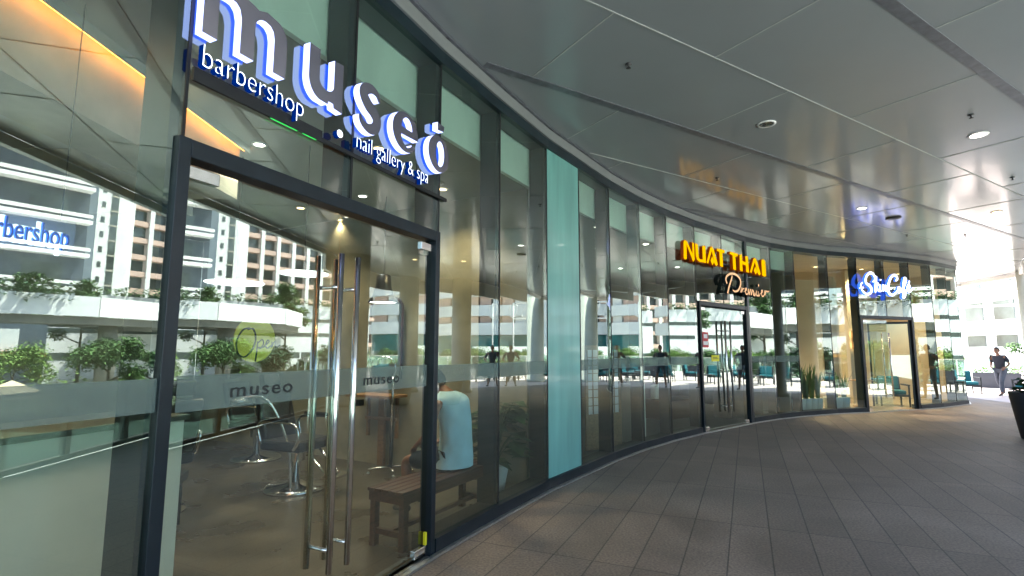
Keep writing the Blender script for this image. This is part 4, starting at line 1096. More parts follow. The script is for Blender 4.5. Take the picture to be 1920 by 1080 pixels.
mb = MB(); Fq.box(mb, .55, .8, -.2, -.19, 1.092, 1.42); tag(mb.build('notice_card', M['paper']), 'white notice card standing on the grey reception desk', 'notice')
e = tag(empty('easel_board', (6.2, 12.65, .012), R(35)), 'white signboard on a small wooden easel inside the spa window', 'easel')
mb = MB(); mb.hexa([(-.16, -.03, .42), (.16, -.03, .42), (.16, -.005, .42), (-.16, -.005, .42), (-.05, .15, 1.38), (.05, .15, 1.38), (.05, .175, 1.38), (-.05, .175, 1.38)]); mb.build('board', M['paper'], e)
for s_ in (-1, 1):
    mb = MB(); mb.tube([(s_ * .2, -.06, 0), (s_ * .03, .14, 1.3)], .014, 6); mb.build('leg', M['wood_mid'], e)
mb = MB(); mb.tube([(0, .42, 0), (0, .2, 1.2)], .014, 6); mb.build('leg', M['wood_mid'], e)
mb = MB(); mb.box(-.2, .2, -.08, -.035, .36, .40); mb.build('ledge', M['wood_mid'], e)
e = tag(empty('hanging_lantern', FT.p(.17, -.14, 3.495)), 'small orange paper lantern hanging inside by the spa door', 'lantern')
mb = MB(); mb.tube([(0, 0, 0), (0, 0, -1.05)], .003, 5); mb.build('cord', M['plastic_black'], e)
mb = MB(); mb.cbox((0, 0, -1.16), (.17, .17, .22)); mb.build('lantern_body', M['orange_lamp'], e, bevel=.01)
lab = ['bright downlight in the spa ceiling right of the teal pier', 'second lit downlight in the spa ceiling below the bulkhead', 'lit downlight above the lattice screens', 'small downlight deep in the spa', 'lit downlight seen through the amber letters']
for i, (x, y) in enumerate([(1.36, 8.16), (1.66, 9.93), (2.47, 9.51), (2.6, 12.4), (3.9, 12.2)]):
    downlight(x, y, 3.498, 1, lab[i], 'spa downlights', r=.05, energy=3, warm=False)

# ---------------------------------------------------------------- cafe interior
def spiky_plant(name, loc, label, group, h=.45, pm='planter_white', seed=1, r=.125, ph=.36):
    rnd = random.Random(seed); e = tag(empty(name, (loc[0], loc[1], .012), rnd.uniform(0, 3)), label, 'plant', group)
    mb = MB(); mb.lathe([(r * .8, 0), (r, ph - .02), (r, ph), (r * .9, ph - .005), (r * .88, ph - .04), (0, ph - .04)], n=20); mb.build('pot', M[pm], e)
    mb = MB(); wl_ = M['leaf'] if seed % 2 else M['leaf_light']
    for k in range(16):
        a = rnd.uniform(0, 2 * pi); l_ = rnd.uniform(.6, 1.1) * h; b = rnd.uniform(.05, .30) * l_; w_ = rnd.uniform(.018, .032)
        d = Vector((cos(a), sin(a), 0)); sd = Vector((-sin(a), cos(a), 0)); c0 = d * rnd.uniform(0, .05) + Vector((0, 0, ph - .045))
        V = []
        for j, u in enumerate((0, .35, .7, 1.0)):
            c = c0 + Vector((0, 0, l_ * u)) + d * b * u * u; ww = w_ * (1, 1.25, .9, .05)[j]
            V += [c + sd * ww, c - sd * ww]
        mb.add(V, [(0, 1, 3, 2), (2, 3, 5, 4), (4, 5, 7, 6)], 0, False)
    mb.build('leaves', wl_, e)
FK = Facet(P['K'], P['L']); FL = Facet(P['L'], P['M'])
pos = [('first from the spa behind the cafe glass', .12), ('second from the spa behind the cafe glass', .34), ('third from the spa behind the cafe glass', .56), ('fourth from the spa behind the cafe glass', .78), ('fifth from the spa behind the cafe glass', 1.0)]
for i, (l_, t_) in enumerate(pos):
    q = FK.p(t_, -.30, 0); spiky_plant('potted_plant', q, 'spiky plant, white pot, ' + l_, 'white pots behind the cafe glass', seed=i + 3, h=.85 if i < 4 else .65)
for i, t_ in enumerate((.14, .37, .62)):
    q = FL.p(t_, -.32, 0); spiky_plant('potted_plant', q, ('bushy plant in white pot just past the cafe mullion', 'bushy plant in white pot amid the second cafe pane', 'bushy plant in white pot next to the cafe door frame')[i], 'white pots behind the cafe glass', seed=i + 13, h=.7, r=.14)
def drape(a, b, z0, z1, label, name='curtain', amp=.05, n=60, m='curtain'):
    F = Facet(a, b); mb = MB(); V = []; Fs = []
    for i in range(n + 1):
        t_ = F.L * i / n; w_ = amp * sin(i * .9) + amp * .4 * sin(i * 2.3)
        V += [F.p(t_, w_, z0), F.p(t_, w_, z1), F.p(t_, w_ - .012, z0), F.p(t_, w_ - .012, z1)]
    for i in range(n):
        o = 4 * i; Fs += [(o, o + 4, o + 5, o + 1), (o + 3, o + 7, o + 6, o + 2)]
    mb.add(V, Fs, 0, True); tag(mb.build(name, M[m]), label, 'curtain', 'cafe curtains')
drape((9.6, 16.2), (10.3, 16.7), .05, 3.9, 'tall beige curtain to the left of the cafe wall lamp')
drape((7.3, 15.6), (7.9, 16.0), .05, 3.9, 'tall beige curtain behind the white pots')
sc = tag(empty('wall_lamp'), 'brass wall lamp with two warm glowing tubes inside the cafe', 'wall lamp')
q = (10.05, 15.55)
pil = MB(); pil.cbox((10.15, 15.75, 1.98), (.5, .3, 3.93), R(20)); struct(pil.build('cafe_pillar_wall', M['cafe_wall']))
mb = MB(); mb.cbox((10.10, 15.56, 1.86), (.07, .03, .52), R(20)); mb.build('back_plate', M['wood_mid'], sc)
for zz in (1.70, 2.02):
    mb = MB(); mb.tube([(10.115, 15.50, zz - .09), (10.115, 15.50, zz + .09)], .042, 12); mb.build('glowing_tube', M['lamp_warm'], sc)
for i, (x, y) in enumerate([(7.2, 14.2), (8.8, 15.0), (10.4, 15.4), (12.2, 16.4)]):
    downlight(x, y, 3.957, 1, ['warm downlight over the white pots in the cafe', 'warm downlight over the middle of the cafe', 'warm downlight inside the cafe door', 'warm downlight at the far end of the cafe'][i], 'cafe downlights', r=.055, warm=True, energy=130)
def armchair(loc, rz, label, group, cush='cushion'):
    e = tag(empty('armchair', (loc[0], loc[1], loc[2]), rz), label, 'armchair', group)
    mb = MB()
    mb.cbox((0, 0, .30), (.66, .62, .06)); mb.build('seat_frame', M['rattan'], e, bevel=.01)
    mb = MB(); mb.cbox((.03, 0, .385), (.56, .54, .11)); mb.build('seat_cushion', M[cush], e, bevel=.03)
    mb = MB(); mb.hexa([(-.33, -.31, .331), (-.27, -.31, .331), (-.27, .31, .331), (-.33, .31, .331), (-.40, -.30, .78), (-.35, -.30, .79), (-.35, .30, .79), (-.40, .30, .78)]); mb.build('backrest', M['rattan'], e, bevel=.01)
    mb = MB(); mb.hexa([(-.265, -.25, .45), (-.17, -.25, .45), (-.17, .25, .45), (-.265, .25, .45), (-.335, -.25, .80), (-.24, -.25, .82), (-.24, .25, .82), (-.335, .25, .80)]); mb.build('back_cushion', M[cush], e, bevel=.03)
    for s_ in (-1, 1):
        mb = MB(); mb.box(-.30, .30, s_ * .335 - .03, s_ * .335 + .03, .56, .60); mb.box(.26, .30, s_ * .335 - .02, s_ * .335 + .02, .0, .559); mb.build('armrest', M['rattan'], e, bevel=.008)
        mb = MB(); mb.box(-.31, -.27, s_ * .30 - .02, s_ * .30 + .02, 0, .269); mb.build('leg', M['rattan'], e)
    return e
armchair((10.75, 15.05, .012), R(250), 'teal armchair standing inside the open cafe door', 'cafe armchairs')
e = tag(empty('cafe_round_table', (9.7, 14.75, .012)), 'small round cafe table with brass stem inside the door', 'table')
mb = MB(); mb.lathe([(.22, 0), (.22, .02), (.03, .04), (.03, .68), (.30, .70), (.30, .72), (0, .72)], n=24); mb.build('table', M['wood_mid'], e)

# ---------------------------------------------------------------- plaza: railing, planters, chairs
def railing(pts, label, z=.95, spacing=1.25, zoff=0.0, white=False, thick=.10):
    e = tag(empty('glass_railing'), label, 'railing')
    mt = M['white'] if white else M['frame']
    for a, b in zip(pts, pts[1:]):
        F = Facet(a, b); n = max(1, round(F.L / spacing))
        mb = MB(); F.box(mb, 0, F.L, -.03, .03, zoff + z - .02, zoff + z + .03); mb.build('top_rail', M['steel'], e)
        mb = MB(); F.box(mb, 0, F.L, -.05, .05, zoff + .002, zoff + .07); mb.build('bottom_rail', mt, e)
        for k in range(n):
            t_ = F.L * k / n
            mb = MB(); F.box(mb, t_, t_ + thick, -.025, .025, zoff + .071, zoff + z - .021); mb.build('post', mt, e)
            mb = MB(); F.box(mb, t_ + thick + .01, t_ + F.L / n - .01, -.006, .006, zoff + .08, zoff + z - .03); mb.build('glass_panel', M['glass_rail'], e)
railing([(.75, -1.60), (2.80, .50), (10.1, 7.75)], 'glass railing with dark posts along the street side of the walkway', spacing=1.35)
railing([(10.6, 8.15), (14.0, 8.9), (19.4, 9.8), (25.6, 12.4), (30.5, 18.3), (32.4, 28.0), (31.0, 36.0)], 'long white posted glass railing around the sunlit plaza', z=1.05, spacing=1.8, white=True, thick=.05)

def shrub(mb, c, r, h, n, rnd, lw=.07):
    for k in range(n):
        a = rnd.uniform(0, 2 * pi); rr = r * math.sqrt(rnd.random()); z = rnd.random() * h * (1 - (rr / r) ** 2 * .5)
        p_ = Vector((c[0] + rr * cos(a), c[1] + rr * sin(a), c[2] + z))
        aa = rnd.uniform(0, 2 * pi); leafy(mb, p_, (cos(aa), sin(aa), rnd.uniform(-.3, .9)), (0, 0, 1), rnd.uniform(.7, 1.4) * lw, lw * .6)
def trough(loc, rz, L, label, seed, h=.62, fol=.38, w=.5, m='planter_dark', taper=1.0, lw=.10):
    e = tag(empty('planter', (loc[0], loc[1], 0), rz), label, 'planter', 'dark plaza planters')
    mb = MB(); mb.cbox((0, 0, h / 2), (L, w, h), taper=taper); mb.build('planter_box', M[m], e, bevel=.012)
    mb = MB(); mb.cbox((0, 0, h + .008), (L * taper - .08, w * taper - .08, .012)); mb.build('soil', M['soil'], e)
    rnd = random.Random(seed); mb = MB()
    nn = max(1, int(L / .35))
    for k in range(nn): shrub(mb, ((k + .5) / nn * L - L / 2, 0, h + .01), .30, fol * rnd.uniform(.7, 1.25), 90, rnd, lw)
    mb.build('leaves', M['leaf_light'] if seed % 2 else M['leaf'], e)
trough((20.3, 22.2), R(-40), 1.5, 'dark planter box with light green plants left of the walking person', 1)
trough((21.7, 21.0), R(-40), 1.5, 'dark planter box with light green plants behind the walking person', 3)
trough((19.2, 23.8), R(-20), 1.3, 'dark planter box with low shrubs at the far end of the cafe windows', 5)
trough((23.2, 19.4), R(-40), 1.5, 'dark planter box with light green plants by the right edge column', 7)
trough((24.4, 17.6), R(-50), 1.5, 'dark planter box farthest along the plaza edge', 9)
e = tag(empty('tall_planter', (9.30, 9.42, 0)), 'tall tapered charcoal planter with a small plant at the right edge', 'planter')
mb = MB(); mb.lathe([(.26, 0), (.27, .02), (.38, .80), (.38, .82), (.35, .815), (.34, .76), (0, .76)], n=4 * 8); mb.build('planter_box', M['planter_dark'], e)
rnd = random.Random(5); mb = MB(); shrub(mb, (0, 0, .78), .30, .34, 160, rnd, .12); mb.build('leaves', M['leaf_dark'], e)
# beige round column at the right edge
e = tag(empty('beige_column', (17.25, 17.15, 0)), 'pale beige round column holding the canopy at the right edge', 'column')
mb = MB(); mb.lathe([(.48, 0), (.48, .10), (.42, .11), (.42, 4.18)], n=32); mb.build('column_shaft', M['plaster_pale'], e)

for (x, y, r_, l_) in ((12.9, 11.7, .36, 'plain grey canopy column beside the standing man'), (10.0, 8.15, .52, 'plain grey canopy column by the bend of the walkway railing')):
    e = tag(empty('canopy_column', (x, y, 0)), l_, 'column', 'canopy columns')
    mb = MB(); mb.lathe([(r_ + .05, 0), (r_ + .05, .10), (r_, .11), (r_, 4.19)], n=32); mb.build('column_shaft', M['fascia'], e)
chairs = [((17.2, 17.6), 200, 'teal cushioned armchair nearest the last cafe window'), ((18.6, 18.6), 160, 'teal cushioned armchair just past the end of the cafe glass'), ((17.9, 15.6), 210, 'teal cushioned armchair behind the standing man'),
          ((19.4, 14.2), 190, 'teal cushioned armchair close to the white railing'), ((17.4, 12.9), 200, 'teal cushioned armchair right of the standing man'), ((19.3, 17.0), 150, 'teal cushioned armchair between the two plaza tables'),
          ((20.6, 15.8), 120, 'teal cushioned armchair turned toward the railing'), ((18.6, 11.6), 230, 'teal cushioned armchair at the bend of the railing'), ((16.6, 19.4), 250, 'teal cushioned armchair left of the walking person'),
          ((21.0, 18.4), 180, 'teal cushioned armchair in front of the planters')]
for (x, y), a, l_ in chairs: armchair((x, y, 0), R(a), l_, 'plaza armchairs')
for i, ((x, y), l_) in enumerate([((18.2, 16.6), 'low dark table between teal armchairs near the cafe end'), ((18.4, 13.5), 'low dark table near the bend of the railing'), ((19.9, 17.9), 'low dark table in front of the planters')]):
    e = tag(empty('low_table', (x, y, 0)), l_, 'table', 'plaza tables')
    mb = MB(); mb.cbox((0, 0, .42), (.8, .8, .04)); mb.build('table_top', M['rattan'], e, bevel=.005)
    for sx in (-1, 1):
        for sy in (-1, 1): mb = MB(); mb.cbox((sx * .36, sy * .36, .2), (.04, .04, .399)); mb.build('leg', M['rattan'], e)

# ---------------------------------------------------------------- trees
def make_tree(name, h, cr, seed, leafm, n=2600, leaf=.28, trunk_r=.14, crown_h=None):
    rnd = random.Random(seed); e = empty(name)
    tb = MB(); base = h * .38
    tb.tube(smooth([(0, 0, 0), (.05, .03, base * .5), (-.03, .05, base), (.02, 0, h * .8)], 4), [trunk_r * (1 - .75 * i / 12) for i in range(13)], 8)
    tips = []
    for k in range(9):
        a = 2 * pi * k / 9 + rnd.uniform(-.3, .3); z = rnd.uniform(base * .9, h * .75); l_ = cr * rnd.uniform(.5, .9)
        tip = (cos(a) * l_, sin(a) * l_, z + l_ * rnd.uniform(.25, .7)); tips.append(tip)
        tb.tube(smooth([(0, 0, z - .1), (cos(a) * l_ * .5, sin(a) * l_ * .5, z + l_ * .2), tip], 3), [trunk_r * .42, trunk_r * .36, trunk_r * .3, trunk_r * .24, trunk_r * .18, trunk_r * .12, trunk_r * .07], 6)
    tb.build('trunk', M['bark'], e)
    lobes = [(t_[0] * .95, t_[1] * .95, t_[2], cr * rnd.uniform(.28, .46)) for t_ in tips] + [(rnd.uniform(-.3, .3) * cr, rnd.uniform(-.3, .3) * cr, h * rnd.uniform(.78, .93), cr * rnd.uniform(.3, .5)) for _ in range(5)]
    mb = MB()
    for k in range(n):
        lx, ly, lz, lr = lobes[rnd.randrange(len(lobes))]
        a = rnd.uniform(0, 2 * pi); ct = rnd.uniform(-1, 1); st_ = math.sqrt(1 - ct * ct); rr = lr * rnd.random() ** .45
        p_ = Vector((lx + rr * st_ * cos(a), ly + rr * st_ * sin(a), lz + rr * ct * .75)); aa = rnd.uniform(0, 2 * pi)
        leafy(mb, p_, (cos(aa), sin(aa), rnd.uniform(-.7, .5)), (rnd.uniform(-.3, .3), rnd.uniform(-.3, .3), 1), leaf * rnd.uniform(.6, 1.3), leaf * .6)
    mb.build('crown', M[leafm], e)
    return e
tA = make_tree('street_tree', 3.3, 1.7, 11, 'leaf', n=4200, leaf=.20)
tB = make_tree('street_tree', 10.2, 2.3, 23, 'leaf', n=4200, leaf=.30, trunk_r=.2)
tC = make_tree('street_tree', 3.0, 1.7, 31, 'leaf_light', n=3600, leaf=.18, trunk_r=.09)
tD = make_tree('street_tree', 3.3, 1.3, 37, 'leaf_dark', n=3600, leaf=.17, trunk_r=.1)
GRP = 'trees between the plaza and the far buildings'
spots = [(tA, 27, 8.5, 0), (tA, 31, 11.5, 1), (tC, 29, 14.5, 0), (tA, 33, 16.5, 0), (tC, 35, 20, 1), (tA, 37, 24, 1), (tC, 34, 28, 0), (tA, 40, 30, 0), (tC, 30, 5.5, 1), (tA, 36, 2.5, 1),
         (tB, 52, 12.0, 1), (tB, 54, 8.5, 0), (tB, 56, 20.5, 0), (tD, 24, 10.6, 0), (tD, 22.5, 13.2, 1), (tC, 33, -3, 0), (tA, 30, -8, 0), (tA, 36, 36, 0), (tC, 32, 40, 0), (tD, 28, 45, 0),
         (tC, 38, 26.5, 1), (tA, 42, 33, 1)]
where = ['leftmost leafy street tree in the left pane reflection', 'leafy street tree under the white ramp edge', 'light green tree before the ramp column', 'leafy tree left of the gold disc', 'light green tree behind the gold disc',
         'leafy tree behind the standing man', 'light green tree right of the standing man', 'leafy tree before the round terrace building', 'light green tree at the kiosk', 'leafy tree at the far left kiosk end',
         'tall tree rising above the white ramp', 'tall tree before the slate grey building', 'tall tree before the peach balcony tower', 'dark green tree close behind the railing', 'dark green tree nearest the walkway railing',
         'light green tree beyond the kiosk', 'leafy tree far beyond the kiosk', 'leafy tree left of the white office block', 'light green tree before the white office block', 'dark green tree right of the white office block',
         'light green tree beyond the plaza armchairs', 'leafy tree at the foot of the terrace building']
for i, (src, x, y, first) in enumerate(spots):
    c = copy_tree(src)
    c.location = (x, y, -1.45); c.rotation_euler = (0, 0, random.uniform(0, 6)); s_ = random.uniform(.85, 1.05); c.scale = (s_, s_, s_)
    tag(c, where[i], 'tree', GRP)
for t_ in (tA, tB, tC, tD):
    for ch in [o for o in bpy.data.objects if o.parent == t_]: bpy.data.objects.remove(ch)
    bpy.data.objects.remove(t_)
# hedge
hd = MB(); rnd = random.Random(77)
for a, b in (((24.5, 6.0), (31.0, 15.5)), ((31.0, 15.5), (36.5, 27.0)), ((20, 2), (24.5, 6.0))):
    L = hypot(b[0] - a[0], b[1] - a[1]); n = int(L / .55)
    for k in range(n):
        u = (k + .5) / n; shrub(hd, (a[0] + (b[0] - a[0]) * u, a[1] + (b[1] - a[1]) * u, -1.45), .7, 1.9 + .5 * sin(k * 1.3), 80, rnd, .24)
tag(hd.build('hedge', M['leaf_light']), 'long light green hedge on the street side beyond the railing', 'hedge')

# ---------------------------------------------------------------- white ramp, podium and buildings
rampo = tag(empty('road_ramp'), 'long white parapet road ramp on round columns crossing behind the trees', 'ramp')
rp = [(39, -40), (41.0, -10), (42.0, 4), (42.8, 11), (46.0, 17), (52.0, 20.5), (59.5, 22)]
for a, b in zip(rp, rp[1:]):
    F = Facet(b, a)          # outward normal towards the plaza
    F = Facet(a, b)
    mb = MB(); F.box(mb, -.02, F.L + .02, -.35, .0, 3.75, 5.15); mb.build('parapet', M['ramp'], rampo)
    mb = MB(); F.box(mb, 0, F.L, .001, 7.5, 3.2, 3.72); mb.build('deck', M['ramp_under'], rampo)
for (x, y) in [(45.5, -6), (46, 5), (45.2, 12.3)]:
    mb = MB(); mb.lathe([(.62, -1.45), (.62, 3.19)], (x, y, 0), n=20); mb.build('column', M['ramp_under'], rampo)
def slab_building(name, label, F, H, zb, m, levels, group=None): pass
# podium with parking slots
pod = tag(empty('parking_podium'), 'white parking podium wall with long dark horizontal slots', 'parking building')
Fp = Facet((58, -18), (60.5, 33))
mb = MB()
Fp.box(mb, 0, Fp.L, .001, 12, -1.45, 6.7)
mb.build('wall', M['bldg_white'], pod)
for i, (z0, z1) in enumerate(((4.7, 5.1), (2.95, 3.4), (.4, 1.1))):
    for a in range(4):
        F = Fp; mb = MB(); F.box(mb, 12 + a * 9.9 - 3 * (i == 1), 21.7 + a * 9.9 - 3 * (i == 1), -.02, .0, z0, z1); mb.build('dark_slot', M['win'], pod)
hg = MB(); rnd = random.Random(9)
for k in range(44): shrub(hg, (59.4 + k * .034, 2 + k * .7, 6.7), .9, 1.1, 26, rnd, .45)
tag(hg.build('hedge', M['leaf']), 'dark green hedge planted along the top of the parking podium', 'hedge')
hg = MB(); rnd = random.Random(15)
for k in range(46): shrub(hg, (41.0 + (k * .55 - 16 + 10) / 14, -16 + k * .55, 4.7), .8, 1.5, 30, rnd, .42)
tag(hg.build('trailing_hedge', M['leaf_dark']), 'dark hedge spilling over the white ramp parapet beyond the kiosk', 'hedge')
# peach balcony tower
tw_ = tag(empty('apartment_tower'), 'tall white apartment tower with peach balcony bands and dark windows', 'apartment building')
Ft = Facet((112, 84), (99, 25.9))
mb = MB(); Ft.box(mb, 0, Ft.L, -16, -1.0, -1.4, 62); mb.build('wall', M['bldg_beige'], tw_)
nb_ = 19; bw = Ft.L / nb_
for k in range(nb_ + 1):
    mb = MB(); Ft.box(mb, k * bw - .36, k * bw + .36, -1.0, .15, -1.4, 62); mb.build('fin', M['bldg_white'], tw_)
bp_ = MB()
for f in range(19):
    z = 2 + f * 2.85
    for k in range(nb_):
        if 1 < f < 8:
            mb = MB(); Ft.box(mb, k * bw + .37, (k + 1) * bw - .37, -.98, 0, z, z + .85); mb.build('balcony', M['terracotta'], tw_) if (f - 2) * nb_ + k < 100 else Ft.box(bp_, k * bw + .37, (k + 1) * bw - .37, -.98, 0, z, z + .85)
        else: Ft.box(bp_, k * bw + .37, (k + 1) * bw - .37, -.98, 0, z, z + .85)
o = bp_.build('balcony_band', M['terracotta'], tw_); o['kind'] = 'stuff'
wb = MB(); rnd = random.Random(4)
for f in range(19):
    z = 2 + f * 2.85
    for k in range(nb_):
        Ft.box(wb, k * bw + .45, (k + 1) * bw - .5 - rnd.random() * .5, -.999, -.95, z + .9, z + 2.7)
o = wb.build('window_band', M['win'], tw_); o['kind'] = 'stuff'
# stair tower of the same building
stw = tag(empty('stair_tower'), 'narrow white stair tower with a dark glazed strip beside the peach balconies', 'tower')
Fs_ = Facet((97.3, 20.9), (98.4, 25.8))
mb = MB(); Fs_.box(mb, 0, 4.9, 0, 10, -1.4, 58); mb.build('wall', M['bldg_white'], stw)
mb = MB(); Fs_.box(mb, 1.9, 2.9, -.05, -.001, 3, 56); mb.build('window', M['win'], stw)
for k in range(22):
    mb = MB(); Fs_.box(mb, 1.85, 2.95, -.09, -.051, 4 + k * 2.4, 4.25 + k * 2.4); mb.build('transom', M['bldg_beige'], stw)
    mb = MB(); Fs_.box(mb, .6, 1.1, -.05, -.001, 4.5 + k * 2.4, 5.4 + k * 2.4); mb.build('window', M['win'], stw)
# slate building with white bands
sl = tag(empty('slate_building'), 'slate grey building with double white balcony bands beside the stair tower', 'building')
Fb = Facet((72, -15.5), (75.5, 16.4))
mb = MB(); Fb.box(mb, 0, Fb.L, 1.6, 14, -1.4, 46); mb.build('wall', M['bldg_grey'], sl)
for k in range(10):
    z = 4.2 + k * 4.1
    mb = MB(); Fb.box(mb, 0, Fb.L + .02, -.02, 1.599, z, z + .45); Fb.box(mb, 0, Fb.L + .02, -.02, .3, z + .75, z + 1.15); mb.build('balcony', M['bldg_white'], sl)
    for j in range(5):
        mb = MB(); Fb.box(mb, j * 6.4 + .8, j * 6.4 + 4.4, 1.52, 1.598, z + .6, z + 3.2); mb.build('window', M['win'], sl)
# curved terrace building
te = tag(empty('terrace_building'), 'round white terrace building with teal glazed ground floor', 'building')
cx, cy, r0 = 78.0, 56.0, 16.0
def ringseg(mb, r1, r2, z0, z1, a0=120, a1=265, n=40, mi=0):
    for k in range(n):
        a = R(a0 + (a1 - a0) * k / n); b = R(a0 + (a1 - a0) * (k + 1) / n)
        q = lambda r_, an, z: (cx + r_ * cos(an), cy + r_ * sin(an), z)
        mb.hexa([q(r1, a, z0), q(r1, b, z0), q(r2, b, z0), q(r2, a, z0), q(r1, a, z1), q(r1, b, z1), q(r2, b, z1), q(r2, a, z1)][::1], mi)
mb = MB(); ringseg(mb, r0 - 4, r0 - 1.8, -1.4, 22); mb.build('wall', M['win'], te)
for z0, z1 in ((3.9, 5.8), (6.9, 8.6), (10.0, 11.9), (13.4, 15.3)):
    mb = MB(); ringseg(mb, r0 - 1.79, r0, z0, z1); mb.build('parapet', M['bldg_white'], te)
mb = MB(); ringseg(mb, r0 - 1.79, r0 - 1.4, 1.2, 3.85); mb.build('glazed_band', M['win_teal'], te)
for k in range(14):
    a = R(125 + k * 10)
    for z0, z1 in ((5.81, 6.89), (8.61, 9.99), (11.91, 13.39)):
        mb = MB(); mb.cbox((cx + (r0 - 1.35) * cos(a), cy + (r0 - 1.35) * sin(a), (z0 + z1) / 2), (.8, 1.8 + (k % 2), z1 - z0 - .02), a); mb.build('pier', M['terracotta'] if k % 3 else M['bldg_white'], te)
# low white wall behind plaza trees
lw_ = MB(); Fw = Facet((44, 30), (46, 56)); Fw.box(lw_, 0, Fw.L, 0, .3, -1.45, 1.9)
tag(lw_.build('boundary_wall', M['bldg_white']), 'low white boundary wall behind the plaza trees', 'wall')
# kiosk under the ramp
ki = tag(empty('street_kiosk'), 'low street kiosk with blue posters and an orange shelf under the ramp', 'kiosk')
Fk2 = Facet((36.5, -6), (36.5, 7.5))
mb = MB(); Fk2.box(mb, 0, Fk2.L, 0, 3, -1.45, 2.9); mb.build('wall', M['bldg_grey'], ki)
mb = MB(); Fk2.box(mb, 0, Fk2.L, -.5, -.02, 1.05, 1.25); mb.build('shelf', mat('orange_shelf', (.42, .17, .03), .6, noise=.1), ki)
bl = mat('blue_poster', (.03, .09, .28), .5, noise=.5, scale=1.5)
for k in range(5):
    mb = MB(); Fk2.box(mb, .5 + k * 2.6, 1.9 + k * 2.6, -.06, -.001, 1.35, 2.6); mb.build('window', bl if k % 2 else M['plastic_white'], ki)
# white office block straight ahead on the right
ob = tag(empty('white_office_block'), 'bright white office block with grey window bands beyond the plaza', 'office building')
Fo = Facet((58, 100), (50, 50))
mb = MB(); Fo.box(mb, 0, Fo.L, -12, -.6, -1.4, 26); mb.build('wall', M['bldg_white'], ob)
for f in range(7):
    z = 1.0 + f * 3.6
    mb = MB(); Fo.box(mb, 0, Fo.L, -.599, .4, z - 1.1, z - .15); mb.build('balcony', M['bldg_white'], ob)
    for k in range(11):
        mb = MB(); Fo.box(mb, k * 4.4 + .7, k * 4.4 + 3.5, -.61, -.50, z + .2, z + 2.2); wf = mb.build('window', M['win_office'] if 'win_office' in M else M['win'], ob)
# slanted white props and curled metal lettering frame in front of it
sp = tag(empty('slanted_column', (27.5, 27.0, 0)), 'slanted white column rising behind the walking person', 'column')
mb = MB(); mb.tube([(1.2, .2, -1.4), (-.9, -.2, 9.0)], [.45, .38], 16); mb.build('column_shaft', M['white'], sp)
fr = tag(empty('curled_metal_frame', (26.0, 26.0, 0)), 'white curled metal frame hanging high behind the plaza', 'frame')
mb = MB(); rnd = random.Random(21)
for k in range(9):
    x = -3.4 + k * .95; pts = [(x + .42 * cos(a * .9 + k) * (1 - a * .06), -.2, 4.45 + .5 * sin(a * 1.1 + k * 1.7)) for a in range(7)]
    q = [(p_[0] * .77, -p_[0] * .64 + p_[1], p_[2]) for p_ in pts]
    mb.tube(smooth(q, 4), .045, 6)
mb.build('metal_curls', M['white'], fr)
mb = MB(); mb.tube([(-2.9, 2.4, 3.85), (3.3, -2.8, 3.85)], .05, 6); mb.tube([(-2.9, 2.4, 5.05), (3.3, -2.8, 5.05)], .05, 6)
for u in (0, .5, 1): mb.tube([(-2.9 + 6.2 * u, 2.4 - 5.2 * u, 0), (-2.9 + 6.2 * u, 2.4 - 5.2 * u, 5.05)], .05, 6)
mb.build('metal_rails', M['white'], fr)
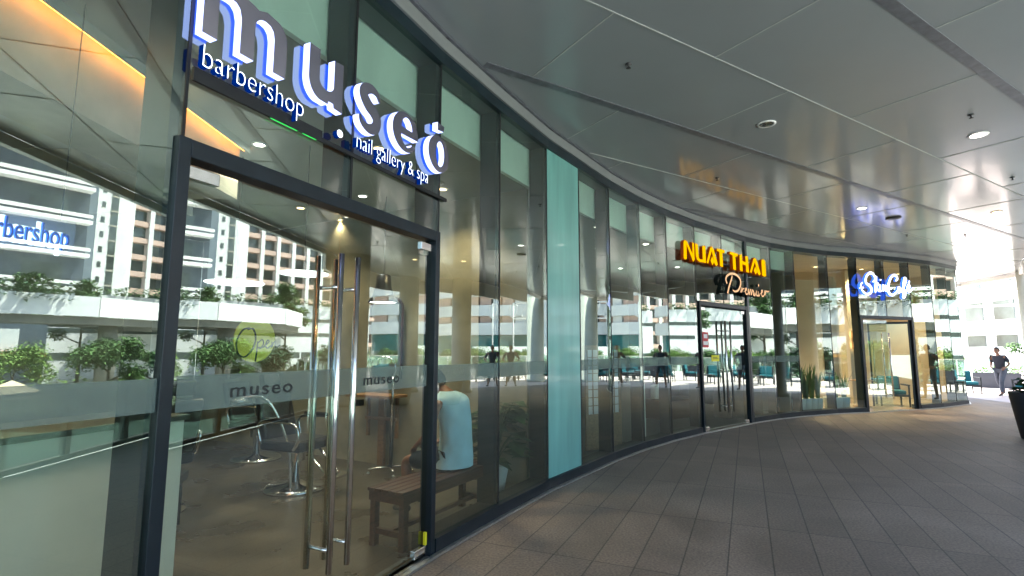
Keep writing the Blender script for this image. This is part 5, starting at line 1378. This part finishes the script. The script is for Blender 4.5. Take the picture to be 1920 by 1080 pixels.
# cream market parasol on the street, two cars
e = tag(empty('parasol', (10.5, 3.2, -1.45)), 'cream pyramid parasol standing on the street below the railing', 'parasol')
mb = MB(); mb.add([(-1.1, -1.1, 1.75), (1.1, -1.1, 1.75), (1.1, 1.1, 1.75), (-1.1, 1.1, 1.75), (0, 0, 2.35), (-1.1, -1.1, 1.70), (1.1, -1.1, 1.70), (1.1, 1.1, 1.70), (-1.1, 1.1, 1.70), (0, 0, 2.28)], [(0, 1, 4), (1, 2, 4), (2, 3, 4), (3, 0, 4), (6, 5, 9), (7, 6, 9), (8, 7, 9), (5, 8, 9), (0, 5, 6, 1), (1, 6, 7, 2), (2, 7, 8, 3), (3, 8, 5, 0)]); mb.build('canopy', M['canvas'], e)
mb = MB(); mb.tube([(0, 0, 0), (0, 0, 2.27)], .03, 8); mb.build('pole', M['wood_mid'], e)
def car(loc, rz, col, label):
    e = tag(empty('parked_car', (loc[0], loc[1], -1.45), rz), label, 'car', 'cars on the street')
    cmat = mat('car_paint', col, .25, .1, noise=.04, coat=1.0)
    prof = [(-2.15, .35), (-2.2, .62), (-2.05, .88), (-1.45, .95), (-.95, 1.40), (.55, 1.43), (1.15, 1.0), (1.95, .86), (2.18, .62), (2.15, .32)]
    mb = MB(); n = len(prof); V = [(x, -.86 + (.12 if z > 1.2 else 0), z) for x, z in prof] + [(x, .86 - (.12 if z > 1.2 else 0), z) for x, z in prof]
    mb.add(V, [tuple(range(n)), tuple(range(2 * n - 1, n - 1, -1))] + [(i, i + n, (i + 1) % n + n, (i + 1) % n) for i in range(n)]); mb.build('body', cmat, e, bevel=.06)
    for s_ in (-1, 1):
        mb = MB(); mb.hexa([(-1.25, s_ * .83, .98), (.95, s_ * .83, 1.0), (.95, s_ * .872, 1.0), (-1.25, s_ * .872, .98), (-.9, s_ * .74, 1.33), (.5, s_ * .74, 1.35), (.5, s_ * .79, 1.35), (-.9, s_ * .79, 1.33)]); mb.build('side_window', M['win'], e)
        for x in (-1.35, 1.35):
            mb = MB(); mb.tube([(x, s_ * .70, .32), (x, s_ * .90, .32)], .32, 20); w_ = mb.build('wheel', M['plastic_black'], e)
            mb = MB(); mb.tube([(x, s_ * .901, .32), (x, s_ * .915, .32)], .19, 16); mb.build('rim', M['alu'], w_)
    mb = MB(); mb.hexa([(.60, -.68, 1.38), (.60, .68, 1.38), (.56, .68, 1.40), (.56, -.68, 1.40), (1.12, -.74, 1.04), (1.12, .74, 1.04), (1.08, .74, 1.07), (1.08, -.74, 1.07)]); mb.build('windscreen', M['win'], e)
    for s_ in (-1, 1): mb = MB(); mb.cbox((2.12, s_ * .6, .68), (.1, .3, .12)); mb.build('headlight', M['plastic_white'], e)
car((19.5, 1.2), R(60), (.40, .42, .44), 'silver car parked on the street under the hedge')
car((22.5, 7.2), R(62), (.03, .035, .05), 'dark car parked on the street behind the silver one')
